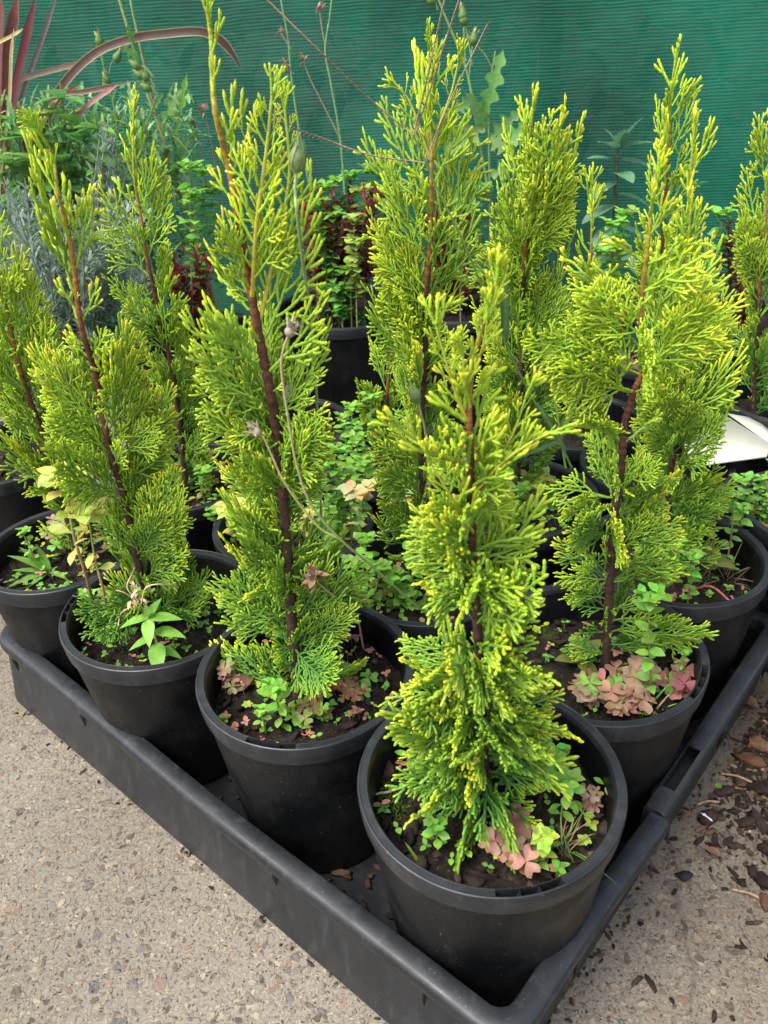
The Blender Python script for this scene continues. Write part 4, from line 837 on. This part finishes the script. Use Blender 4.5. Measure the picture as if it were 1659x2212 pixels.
stalk([(1000, 1420, .03), (960, 1360, .01), (890, 1300, -.03), (800, 1220, -.06), (735, 1165, -.075), (672, 1090, -.08), (640, 1000, -.08), (622, 900, -.08), (608, 800, -.08), (612, 755, -.08), (622, 728, -.08)], .567, 'long green catsear stalk with a dead grey head before the tallest seedling', 'fluff', .0010, (.22, .34, .09), bcol=(.36, .26, .15))
stalk([(735, 1165, -.07), (690, 1140, -.07), (640, 1080, -.07), (608, 1030, -.07), (590, 990, -.07), (572, 950, -.07), (563, 940, -.07)], .567, 'pinkish catsear stalk with a fluffy tan head left of the grey one', 'fluff', .0009, (.24, .34, .09), bcol=(.44, .28, .18))
stalk([(700, 1300, .11), (690, 1000, .115), (676, 720, .10), (656, 580, .04), (643, 470, 0), (638, 420, 0), (640, 372, 0)], .50, 'pale green stalk with a fat closed bud between the two tallest plants', 'bud', .0012, (.25, .36, .13))
stalk([(930, 1100, .0), (925, 1000, 0), (918, 930, 0), (906, 880, 0), (902, 868, 0)], .62, 'small green bud on a bent stalk in front of the forked seedling', 'bud', .0011, (.26, .22, .1))
# seed-spike grass
o = thing('seeding_grass', 'tall crabgrass with long thin seed spikes spread before the green cloth', 'grass', at(1230, 1010, y=.70)); Pg = o.location
g = G(); main = [(1235, 1010, .04), (1205, 950, .03), (1150, 860, .02), (1100, 760, .0), (1050, 640, -.02), (1000, 520, -.04), (950, 420, -.05), (920, 352, -.055), (893, 292, -.06)]
Q = cr([at(u, v, y=.70+d) for u, v, d in main], 60); V, F = tube(Q, np.linspace(.0014, .0007, 60), 6); g.add(V, F, (.16, .26, .06)); g.build('stem', M_STEM, o, loc=Pg)
for pts in ([(893, 292), (800, 215), (690, 110), (572, -5)], [(893, 292), (915, 200), (940, 90), (962, -10)], [(897, 290), (930, 190), (965, 80), (995, -10)], [(920, 350), (950, 270), (990, 180), (1030, 100), (1054, 52)], [(920, 352), (800, 335), (700, 300), (620, 270), (578, 240)]):
    g = G(); Q = cr([at(u, v, y=.645+(-.02 if u < 700 else 0)) for u, v in pts], 70); V, F = tube(Q, .00055, 5); c = jit((.34, .24, .18)); g.add(V, F, c)
    for i in range(5, 69):
        d = nrm(Q[i]-Q[i-1]); s = np.array([0, 0, 1.])*(1 if i % 2 else -1)*.22+np.array([.0, -.15, 0]); leaf(g, Q[i-1], d+s, .0065, .0014, 'lance', jit((.36, .28, .17) if i % 3 else (.30, .24, .2), .2), n=3)
    g.build('seed_spike', M_STEM, o, loc=Pg)
for (u, v, dy, d, l, wd) in ((1090, 745, 0, (-.02, -.05, 1), .072, .0085), (1205, 950, .03, (-.75, 0, -.35), .05, .007), (1160, 870, .02, (.5, -.2, -.8), .06, .006)):
    g = G(); leaf(g, at(u, v, y=.70+dy), d, l, wd, 'strap', (.085, .20, .05), up=(0, -1, .2), fold=.35, curl=.08, n=10, edge=(.05, .09, .04)); g.build('leaf', M_LEAF, o, loc=Pg)
b = at(1222, 1010, y=.74); o = thing('grass_shoot', 'light green grass shoot with two blades right of the tall crabgrass', 'grass', b); g = G(); V, F = tube(np.array([b, at(1203, 890, y=.74), at(1190, 800, y=.74)]), .0012, 6); g.add(V, F, (.2, .36, .07)); g.build('stem', M_STEM, o, loc=b)
for u, v, d in ((1208, 930, (.45, -.1, 1)), (1190, 800, (-.3, 0, 1))): g = G(); leaf(g, at(u, v, y=.74), d, .05, .007, 'strap', (.22, .42, .06), up=(0, -1, 0), fold=.4, curl=.1, n=8); g.build('leaf', M_LEAF, o, loc=b)
# ------------------------------------------------------------------ white card on the back pots
CZ = .214
C4 = [at(1560, 893, z=CZ), at(1664, 958, z=CZ), at(1657, 985, z=CZ), at(1500, 1006, z=CZ), at(1476, 958, z=CZ)]
o = thing('white_card', 'cream white folded card lying across the pots at the right edge', 'card', C4[0])
def slab(pts, th, col):
    g = G(); n = len(pts); T = np.array(pts); Bm = T-np.array([0, 0, th]); V = np.vstack([T, Bm]); c = (n-1)//2
    g.add(V, [[0, i+1, i] for i in range(n-1, 1, -1)] and [[0, i, i+1] for i in range(1, n-1)]+[[n, n+i+1, n+i] for i in range(1, n-1)], col); g.add(np.zeros((0, 3)), np.array([[i, n+i, n+(i+1) % n, (i+1) % n] for i in range(n)])-len(V), np.zeros((0, 3))); return g
slab(C4[::-1], .0022, (.74, .70, .56)).build('card_face', M_CARD, o, loc=C4[0], smooth=False)
e = [at(1572, 893, z=CZ-.004), at(1664, 958, z=CZ-.003), at(1700, 970, z=CZ-.03), at(1640, 905, z=CZ-.03)]
slab(e[::-1], .0015, (.66, .63, .54)).build('folded_flap', M_CARD, o, loc=C4[0], smooth=False)
# ------------------------------------------------------------------ mulch and crumbs on the concrete
g = G()
def right_side(p):  # outside tray on the right
    q = np.array(p[:2])-TC; return -(q@DL) > .006
n = 0
while n < 1700:
    u = 1200+rng.beta(2.2, 1.2)*560; v = rng.uniform(1420, 2250)
    if rng.uniform() > np.clip(((u-1240)/430)**2.2*np.clip((1900-v)/380, .014, 1), .005, 1): continue
    p = at(u, v, z=0)
    if not right_side(p): continue
    chip(g, p+np.array([0, 0, .001]), rng.uniform(.0006, .0028), jib([(.05, .03, .02), (.022, .015, .012), (.12, .07, .045), (.25, .17, .10)][rng.choice(4, p=[.42, .33, .18, .07])], .25)); n += 1
for k in range(36):                      # crumbs gathered along the foot of the tray
    a = rng.uniform(.0, .72); p = TC+DL*a+DR*(-.006-abs(rng.normal(0, .006))); chip(g, (p[0], p[1], .0008), rng.uniform(.0006, .0017), jib([(.04, .025, .018), (.10, .055, .035), (.3, .2, .1)][rng.choice(3, p=[.62, .3, .08])], .25))
for k in range(90):
    a = rng.uniform(.0, .58); p = TC+DR*a+DL*(.013-abs(rng.normal(0, .008))); chip(g, (p[0], p[1], .0008), rng.uniform(.0006, .0017), jib([(.04, .025, .018), (.09, .055, .035)][rng.choice(2)], .25))
tag(g.build('bark_mulch', M_CHIP, smooth=False), 'dark brown bark crumbs strewn over the concrete around the tray', 'mulch', None, 'stuff')
big = [(1530, 1765, .010, 0), (1500, 1745, .009, 0), (1640, 1772, .011, 0), (1610, 1775, .009, 0), (1655, 1830, .012, 0), (1480, 1720, .0095, 1), (1555, 1610, .012, 1), (1600, 1590, .013, 1), (1580, 1560, .012, 2), (1620, 1640, .013, 2), (1650, 1610, .014, 2), (1560, 1650, .012, 1), (1530, 1680, .011, 0), (1600, 1690, .010, 2), (1640, 1700, .012, 0), (1480, 1890, .0075, 3), (1500, 1660, .012, 1), (1590, 1520, .012, 1), (1630, 1550, .012, 2), (1650, 1900, .011, 0), (1625, 1880, .008, 0), (1600, 1905, .007, 0), (1580, 1825, .006, 0), (1540, 1840, .0065, 2), (1655, 1950, .010, 2), (1470, 1760, .010, 1), (1455, 1850, .007, 0), (1520, 1720, .012, 2), (1565, 1710, .009, 0), (1450, 1800, .009, 0)]
bc = [(.035, .022, .017), (.07, .038, .024), (.15, .08, .045), (.03, .026, .026)]
for (u, v, s, c) in big:
    p = at(u, v, z=s*.35)
    if not right_side(p): continue
    g = G(); chip(g, np.zeros(3), s*.62, jib(bc[c], .15), rng.uniform(1.2, 1.9)); o = g.build('bark_chip', M_CHIP, smooth=False); o.location = p
    tag(o, ('dark brown bark chip on the concrete right of the tray', 'brown bark chip in the drift beside the tray', 'light reddish brown bark chip beside the tray', 'black bark chip on the concrete right of the tray')[c], 'bark chip', ('dark bark chips on the concrete', 'brown bark chips on the concrete', 'light bark chips on the concrete', 'black bark chips on the concrete')[c])
for q, (u, v, a, l) in enumerate(((1590, 1680, -.45, .030), (1530, 1735, .05, .022), (1620, 1935, -.5, .030))):
    p = at(u, v, z=.003); g = G(); V, F = capped(cr([(-l/2, 0, 0), (0, .001, .002), (l/2, 0, 0)], 8), .0013, 6); V = V@np.array([[cos(a), sin(a), 0], [-sin(a), cos(a), 0], [0, 0, 1]]); g.add(V, F, (.36, .24, .14)); o = g.build('wood_splinter', M_BARK); o.location = p; tag(o, ('long tan wood splinter across the bark drift', 'short tan wood splinter near the grip slot', 'straw-coloured stalk at the right edge of the concrete')[q], 'splinter', 'wood splinters on the concrete')
for q, (u, v) in enumerate(((1640, 1530), (1555, 1850))):
    p = at(u, v, z=.006); o = thing('dead_leaf', ('large rusty brown dead leaf at the right edge beside the tray', 'small rust-coloured dead leaf piece on the concrete')[q], 'dead leaf', p); g = G(); leaf(g, p, (-.6, .5, .25), (.05, .016)[q], (.017, .009)[q], 'lance', (.22, .11, .06), fold=.5, curl=.3); g.build('blade', M_LEAF, o, loc=p)
p = at(1512, 1755, z=.009); g = G(); leaf(g, np.zeros(3), (.6, -.7, .1), .014, .004, 'lobed', (.72, .70, .72), fold=.4); o = g.build('torn_white_scrap', M_CARD); o.location = p; tag(o, 'torn white plastic scrap on a dark bark chip', 'scrap')
p = at(1545, 1700, z=.004); g = G(); leaf(g, np.zeros(3), (1, .2, .1), .008, .007, 'round', (.15, .4, .05)); o = g.build('fallen_leaf', M_LEAF); o.location = p; tag(o, 'tiny fresh green leaf on the concrete below the bark drift', 'leaf')
# debris in the tray bottom
g = G()
for k in range(420):
    a, b = rng.uniform(.02, .5), rng.uniform(.02, .5); q = tp(a, b, .0065)
    if min(np.linalg.norm(q[:2]-P_['c'][:2]) for P_ in POTS.values()) < .078: continue
    chip(g, q, rng.uniform(.0015, .005), jib([(.05, .03, .02), (.10, .065, .04)][rng.choice(2)], .25))
tag(g.build('tray_debris', M_CHIP, smooth=False), 'brown plant litter lying in the bottom of the torn tray', 'litter', None, 'stuff')
# ------------------------------------------------------------------ rear shrubs and pots
make_pot('S', -.545, 1.06, 'larger black pot at the left edge under the silver shrub', .11, .205, soil=.17); cover('S', 8, 'few seedlings on the soil of the silver shrub\'s pot', bits=120)
make_pot('R', -.05, 1.50, 'large black pot in the gap holding the red-leaved shrub', .135, .25, soil=.225)
make_pot('T', .17, 1.52, 'large black pot under the right half of the red-leaved shrubs', .13, .24, soil=.215)
make_pot('U', -.33, 1.42, 'large black pot hidden behind the left seedlings', .13, .24, soil=.215)
make_pot('W', .62, 1.35, 'large black pot near the fence at the right', .13, .24, soil=.215)
def shrub(name, label, base, stems, lf, colf, matn=M_LEAF, stemcol=(.14, .09, .06), group=None, rad=.0018, part='foliage', cat='shrub'):
    o = thing(name, label, cat, base, group); gs = G(); gl = G()
    for (e, bend) in stems:
        P = cr([base+rng.normal(0, .008, 3)*[1, 1, 0], base*.45+e*.55+bend, e], 22); V, F = tube(P, np.linspace(rad, rad*.45, 22), 5); gs.add(V, F, jit(stemcol)); lf(gl, P)
    gs.build('stems', M_STEM, o, loc=base); gl.build(part, matn, o, loc=base)
    return o
def silver_leaves(gl, P):
    n = 64
    for k in range(n):
        t = .30+.70*k/n; i = min(20, int(t*21)); a = k*2.4+rng.normal(0, .2); d = nrm(P[i+1]-P[i-1]); x, y, z = frame(d); l = rng.uniform(.018, .03)*(1-.35*(t > .93))
        leaf(gl, P[i], d*rng.uniform(.55, 1.1)+y*cos(a)+z*sin(a), l, .0058, 'strap', jit((.22, .31, .225), .08) if rng.uniform() > .12 else jit((.13, .20, .13)), fold=.4, curl=rng.uniform(-.3, .3), n=3)
sb = at(168, 925, y=1.22); sb[2] = .19
st = []
for k in range(120):
    u, v = rng.uniform(-40, 330), None; v = rng.uniform(365 if u < 60 else 400, 850); y = 1.20+rng.uniform(-.16, .2); st.append((at(u, v, y=y), rng.normal(0, .02, 3)+[0, 0, .0]))
for u, v in ((235, 250), (262, 330), (250, 290), (215, 300), (280, 350), (225, 370), (8, 380), (40, 400), (90, 420)): st.append((at(u, v, y=1.3), np.array([0, 0, .01])))
shrub('silver_shrub', 'grey-green needle-leaved shrub behind the left seedlings', sb, st, silver_leaves, None, rad=.0022, stemcol=(.22, .24, .18))
def red_leaves(gl, P):
    n = 40
    for k in range(n):
        t = .15+.85*k/n; i = min(20, int(t*21)); a = k*2.4; d = nrm(P[i+1]-P[i-1]); x, y, z = frame(d); l = rng.uniform(.011, .019)
        c = [(.26, .035, .035), (.14, .04, .025), (.36, .075, .06), (.09, .10, .03), (.36, .14, .10)][rng.choice(5, p=[.34, .28, .2, .13, .05])]
        leaf(gl, P[i], d*.9+y*cos(a)+z*sin(a), l, l*.52, 'oval', jit(c, .2), fold=.3, curl=rng.uniform(-.2, .3), n=4)
for q, (u0, uL, uR, vt, key, yy, nst) in enumerate(((720, 640, 850, 385, 'R', 1.47, 46), (420, 360, 475, 520, 'U', 1.35, 20), (960, 880, 1060, 400, 'T', 1.52, 36), (1610, 1570, 1640, 465, 'W', 1.30, 10), (1340, 1270, 1420, 520, 'W', 1.36, 12))):
    b = at(u0, 690, y=yy); b[2] = .22
    st = [(at(rng.uniform(uL, uR), vt+abs(rng.normal(0, .35))*300, y=yy+rng.uniform(-.07, .07)), rng.normal(0, .012, 3)) for _ in range(nst)]
    shrub('red_shrub', ('dark red-leaved shrub in the gap left of the forked seedling', 'dark red shrub behind the second left seedling', 'red shrub behind the forked seedling', 'deep red tuft of leaves by the cloth near the right edge', 'red shrub behind the small back row seedling')[q], b, st, red_leaves, None, stemcol=(.10, .035, .025), group='red-leaved shrubs before the fence', rad=.0016)
tops = [(705, 420, 1.36, 1), (735, 405, 1.38, 1), (760, 395, 1.38, 1), (690, 455, 1.34, 1), (780, 430, 1.36, 2), (800, 385, 1.4, 1), (830, 395, 1.4, 1), (860, 430, 1.38, 2), (720, 480, 1.33, 1), (765, 490, 1.3, 2), (770, 540, 1.28, 2), (700, 530, 1.33, 0), (745, 600, 1.3, 0), (735, 640, 1.3, 0), (840, 460, 1.36, 2), (410, 380, 1.34, 1), (440, 390, 1.34, 1), (420, 440, 1.32, 1), (460, 430, 1.34, 1), (1000, 470, 1.4, 0), (1040, 430, 1.4, 0), (1350, 480, 1.3, 1), (1325, 500, 1.28, 1), (1300, 560, 1.26, 1), (1560, 480, 1.28, 1)]
for q, (u, v, y, kd) in enumerate(tops):
    if 650 < u < 900: y += .10
    e = at(u, v, y=y); b = np.array([e[0]+rng.normal(0, .01), y+.01, .2 if u != 1350 else .2]); b = at(u+rng.normal(0, 8), 700, y=y); b[2] = .20
    hi = [MG, (.22, .48, .065), (.34, .46, .09)][kd]
    where = 'among the red shrub in the gap' if 650 < u < 900 else ('behind the second left seedling' if u < 600 else ('behind the bushy seedling' if u < 1200 else 'near the fence at the right'))
    spurge([b, (b+e)/2+rng.normal(0, .006, 3), e], ['green', 'bright apple green', 'pale lime'][kd]+' leafy weed '+where, n=26, L=.019, lo=MG, hi=hi, stem=(.28, .26, .12), headL=.019, hcol=hi, group=['green', 'apple green', 'lime'][kd]+' weeds '+where, start=.55, Lw=.72, rad=.0014, name='leafy_weed', shape='oval')
# weeds on the lip of the gap pot, one hanging shoot
for q, (u, v) in enumerate(((700, 640), (730, 650), (760, 655), (690, 680), (775, 690))):
    e = at(u, v, y=1.41); b = at(u, 700, y=1.42); b[2] = .222; spurge([b, (b+e)/2, e], 'dull green creeping weed over the lip of the gap pot', n=16, L=.016, lo=(.07, .15, .05), hi=(.12, .24, .07), stem=STG, group='creeping weeds on the gap pot lip', name='leafy_weed', shape='oval', Lw=.8)
# tall sow thistles and stalks in front of the cloth
def thistle(pts, y, label, leaves, rad=.0042, heads=(), col=(.30, .22, .12), top=(.22, .30, .10), lcol=(.14, .30, .07), name='sow_thistle'):
    Pp = cr([at(u, v, y=y) for u, v in pts], 50); o = thing(name, label, 'weed', Pp[0]); g = G(); q = np.linspace(0, 1, 50)[:, None]; V, F = tube(Pp, np.linspace(rad, rad*.5, 50), 8); g.add(V, F, np.repeat(np.asarray(col)*(1-q)+np.asarray(top)*q, 8, 0))
    for (u0, v0, u1, v1) in heads:
        a, b = at(u0, v0, y=y), at(u1, v1, y=y); V, F = tube(cr([a, (a+b)/2+[0, 0, .006], b], 10), rad*.4, 6); g.add(V, F, np.asarray(top))
    g.build('stem', M_STEM, o, loc=Pp[0])
    for (u0, v0, u1, v1, wd) in leaves:
        a, b = at(u0, v0, y=y), at(u1, v1, y=y-.02); L = np.linalg.norm(b-a); g = G(); leaf(g, a, b-a, L, wd, 'lobed', jit(lcol, .1), up=(0, -1, .5), fold=.35, curl=rng.uniform(.0, .3), n=16); g.build('leaf', M_LEAF, o, loc=Pp[0])
    for (u0, v0, u1, v1) in heads:
        b = at(u1, v1, y=y); d = nrm(b-at(u0, v0, y=y)); g = G(); V, F = tube(b+np.outer(np.linspace(-.004, .016, 7), d), np.array([.002, .0055, .0068, .0066, .005, .0042, .002]), 8); g.add(V, F, (.16, .27, .08))
        for k in range(8): leaf(g, b+d*.012+rng.normal(0, .002, 3), d+rng.normal(0, .3, 3), .008, .003, 'lance', jit((.42, .33, .2) if rng.uniform() < .6 else (.6, .55, .15)), n=3)
        g.build('flower_head', M_LEAF, o, loc=Pp[0])
    return o
thistle([(470, 700), (440, 560), (400, 440), (360, 320), (318, 200), (285, 90), (255, -10)], 1.42, 'thick brown-green sow thistle stem leaning left at the top left', [(345, 280, 385, 190, .02), (380, 300, 400, 160, .018), (300, 130, 270, 100, .02), (395, 420, 350, 330, .02), (380, 380, 400, 300, .018), (290, 100, 275, 60, .015)], heads=((335, 190, 318, 170), (330, 180, 308, 165), (335, 200, 322, 192), (330, 165, 300, 145)))
thistle([(460, 700), (420, 530), (390, 420), (350, 300), (310, 130), (290, 40), (280, -10)], 1.46, 'second sow thistle stem crossing behind the first at top left', [(330, 240, 352, 200, .012), (372, 350, 400, 380, .02)], rad=.0032, col=(.27, .15, .10))
thistle([(255, 330), (250, 250), (230, 170), (218, 120), (208, 95)], 1.5, 'thin weed stalk with dry heads left of the sow thistles', [(258, 190, 268, 185, .008)], rad=.0016, heads=((225, 140, 216, 95), (235, 160, 250, 130), (250, 240, 232, 180), (262, 280, 232, 190)), col=(.2, .3, .09))
for q, (pts, hd, lb) in enumerate((([(680, 460), (655, 330), (640, 240), (628, 150), (622, 80), (605, -10)], 'none', 'thin green stalk against the cloth left of the crabgrass spike'), ([(745, 420), (735, 300), (715, 180), (703, 110), (712, 40), (718, -10)], 'none', 'second thin green stalk against the cloth crossing the crabgrass spike'),
                                 ([(735, 300), (700, 230), (672, 175), (655, 130)], 'dry', 'short side stalk with a dry head against the cloth'), ([(635, 160), (622, 150), (616, 140)], 'dry', 'dry bud beside the thin green stalk'), ([(628, 105), (612, 80), (610, 72)], 'dry', 'dry tan head at the top of the thin green stalk'), ([(703, 100), (695, 55), (690, 20)], 'dry', 'brown dry head near the top edge of the photo'), ([(450, 420), (435, 340), (425, 290), (420, 270)], 'dry', 'dark thin stalk beside the tallest seedling\'s leader'), ([(482, 520), (470, 400), (455, 300), (440, 240)], 'dry', 'brown stalk behind the tallest seedling\'s leader'))):
    stalk(pts, 1.45, lb, hd, .0021 if q < 2 else .0016, (.13, .27, .10) if q < 2 else (.20, .17, .11))
thistle([(1080, 560), (1060, 440), (1040, 330), (1025, 240), (1010, 160), (985, 90), (955, 20), (945, -10)], 1.42, 'tall sow thistle with jagged leaves behind the forked seedling', [(1045, 270, 960, 330, .05), (1050, 280, 1010, 200, .03), (1045, 250, 1085, 115, .035), (1060, 320, 1140, 270, .045), (1055, 300, 1110, 330, .04), (1020, 220, 975, 240, .03), (1060, 380, 1140, 340, .04), (1065, 400, 980, 430, .05)], rad=.0028, heads=((1012, 180, 1022, 92), (1020, 140, 1003, 50), (1005, 130, 1000, 40), (945, 20, 935, 5)), col=(.16, .28, .09))
thistle([(1060, 520), (1058, 400), (1056, 270), (1060, 180), (1070, 110)], 1.46, 'second sow thistle with a yellow flower behind the forked seedling', [(1058, 300, 1120, 240, .035), (1058, 260, 1020, 210, .03)], rad=.0022, heads=((1065, 150, 1022, 95),), col=(.2, .26, .1))
# nightshade
nb = at(1330, 520, y=1.42); nb[2] = .2
big_leaf_weed(nb, at(1335, 300, y=1.42), [(.98, (.35, -.2, .8), 1.1), (.98, (.9, -.3, .4), 1.), (.95, (-.5, -.4, .4), 1.), (.9, (-.95, -.2, .3), 1.), (.9, (.9, -.3, .1), 1.1), (.86, (.2, -.9, .1), 1.), (.8, (-.9, -.3, -.15), .9), (.76, (.95, -.3, -.1), 1.1), (.7, (-.9, -.3, -.25), 1.2), (.62, (.95, -.3, -.2), 1.3), (.58, (-.6, -.6, -.3), 1.2), (.5, (.5, -.7, -.3), 1.2), (.96, (.0, -.5, .8), .8), (.99, (-.3, .1, .9), .7), (.45, (-.9, -.3, -.2), 1.1)], 'dusty grey-green nightshade with soft oval leaves against the cloth', 'nightshade', L=.055, W=.030, col=(.13, .28, .16), rad=.003, stem=(.08, .10, .06), shape='oval')
big_leaf_weed(at(1640, 620, y=1.4), at(1490, 390, y=1.4), [(.99, (.3, -.2, .2), .6)], 'single green leaf on a thin vine against the cloth at right', 'vine', L=.04, W=.026, col=(.05, .24, .06), rad=.0012, stem=(.06, .16, .07), shape='oval')
# flax
def strap_leaf(g, pts, y, wd, col, edge, n=44):
    P = cr([at(u, v, y=y+(d if d else 0)) for u, v, d in [(p+(0,))[:3] for p in pts]], n); T = nrm(np.gradient(P, axis=0)); side = nrm(np.cross(T, np.array([0, -1., .35]))); t = np.linspace(0, 1, n); w_ = wd*.27*np.minimum(1, np.minimum(t*8+.55, (1-t)*5+.06)); V = []
    for a, dz in ((-1, 0), (-.72, -.1), (0, -.22), (.72, -.1), (1, 0)): V.append(P+side*(a*w_)[:, None]+np.cross(side, T)*(dz*w_)[:, None])
    V = np.stack(V, 1).reshape(-1, 3); F = [[5*i+j, 5*i+5+j, 5*i+6+j, 5*i+1+j] for i in range(n-1) for j in range(4)]
    C = np.tile(np.asarray(col, float), (len(V), 1)); C[0::5] = edge; C[4::5] = edge; g.add(V, F, C)
fb = at(10, 420, y=1.45); o = thing('flax_plant', 'bronze flax with cream-edged strap leaves at the top left corner', 'flax', fb)
BR, CR_ = (.075, .032, .022), (.42, .37, .16)
for pts, y, wd, c, e in (([(30, 420), (75, 290), (130, 190), (200, 118), (280, 84), (360, 72), (432, 68), (475, 85), (505, 120), (522, 152)], 1.43, .024, BR, CR_), ([(-20, 190), (20, 178), (80, 160), (150, 142), (210, 130)], 1.46, .016, (.19, .12, .08), (.30, .22, .12)), ([(30, 420), (55, 300), (85, 245), (130, 205), (180, 198), (230, 188), (290, 175)], 1.40, .014, (.12, .045, .03), CR_),
                         ([(-10, 430), (0, 280), (10, 150), (25, 60), (40, -20)], 1.45, .034, (.16, .055, .045), (.26, .18, .12)), ([(5, 430), (15, 300), (35, 180), (55, 90), (80, -20)], 1.42, .026, (.13, .03, .03), (.07, .03, .03)), ([(-5, 430), (8, 320), (20, 220), (24, 120), (30, 60)], 1.40, .010, (.45, .40, .2), (.45, .4, .2)), ([(20, 320), (50, 200), (85, 100), (125, -15)], 1.47, .014, (.13, .09, .095), (.2, .16, .16)),
                         ([(-10, 95), (20, 80), (50, 62)], 1.41, .009, (.5, .42, .16), (.5, .42, .16)), ([(-5, -5), (-10, 120), (-12, 260), (-10, 400)], 1.44, .04, (.20, .075, .065), (.15, .05, .05)), ([(165, 250), (205, 215), (255, 182)], 1.38, .013, (.38, .17, .17), (.42, .22, .2)), ([(60, 430), (90, 300), (130, 215), (180, 175)], 1.44, .011, (.2, .08, .05), CR_)):
    g = G(); strap_leaf(g, pts, y, wd, c, e); g.build('strap_leaf', M_LEAF, o, loc=fb)
# broad-leaved and ferny weeds under the flax
for q, (u, v, s) in enumerate(((40, 240, 1.), (100, 215, .9), (130, 180, 1.), (60, 270, 1.2), (160, 240, .9), (170, 280, 1.), (120, 290, 1.1), (20, 330, 1.2), (0, 260, 1.2), (205, 250, .8), (60, 320, 1.), (130, 330, .9))):
    b = at(u+rng.normal(0, 8), 400, y=1.5); b[2] = .25; e = at(u, v, y=1.38+rng.uniform(-.03, .08))
    big_leaf_weed(b, e, [(.99, (rng.normal(0, .6), -.6, .4), 1.1*s), (.97, (.9, -.4, .1), .9*s), (.95, (-.9, -.4, .1), s), (.85, (.6, -.6, -.1), s), (.8, (-.6, -.7, .0), s), (.7, (.8, -.5, 0), .9*s), (.65, (-.8, -.4, .1), s)], 'broad-leaved green weed under the bronze flax leaves', 'leafy_weed', L=.042, W=.030, col=[(.18, .42, .08), (.25, .50, .10), (.15, .35, .10)][q % 3], rad=.0015, stem=STG, shape='oval', group='broad-leaved weeds under the flax')
g = G()
for k in range(2100):
    u, v = rng.uniform(-30, 420), 215+rng.beta(1.3, 1.0)*330; y = 1.45+rng.uniform(-.08, .12); p = at(u, v, y=y); leaf(g, p, rng.normal(0, 1, 3)+[0, -.3, .8], rng.uniform(.020, .045), rng.uniform(.006, .012), 'lobed', jit([(.20, .40, .12), (.27, .48, .16), (.14, .30, .11)][k % 3], .15), n=8)
for k in range(60):
    p0_ = at(rng.uniform(-30, 330), 420, y=1.45+rng.uniform(-.05, .1)); p1_ = p0_+np.array([rng.normal(0, .03), 0, rng.uniform(.05, .15)]); V, F = tube(cr([p0_-[0, 0, .2], p0_, p1_], 8), .0012, 5); g.add(V, F, jit(STG))
tag(g.build('undergrowth', M_LEAF), 'tangle of feathery green weeds under the flax leaves', 'weeds', None, 'stuff')
stalk([(178, 330, 0), (172, 280, 0), (165, 245, 0)], 1.38, 'yellow dandelion-like flower among the weeds under the flax', 'flower', .0016, (.2, .3, .1))
# ------------------------------------------------------------------ beyond the cloth: things that show through its weave
g = G()
for k in range(1500):
    p = np.array([rng.uniform(-3, 3.2), rng.uniform(3.2, 4.0), rng.uniform(0, 1.6)]); leaf(g, p, rng.normal(0, 1, 3)+[0, -.5, .3], rng.uniform(.08, .18), rng.uniform(.04, .09), 'oval', jit([(.06, .16, .04), (.03, .09, .03), (.12, .22, .06)][k % 3], .2), n=4)
tag(g.build('hedge', M_LEAF), 'blurred leafy green growth seen through the cloth', 'hedge', None, 'stuff')
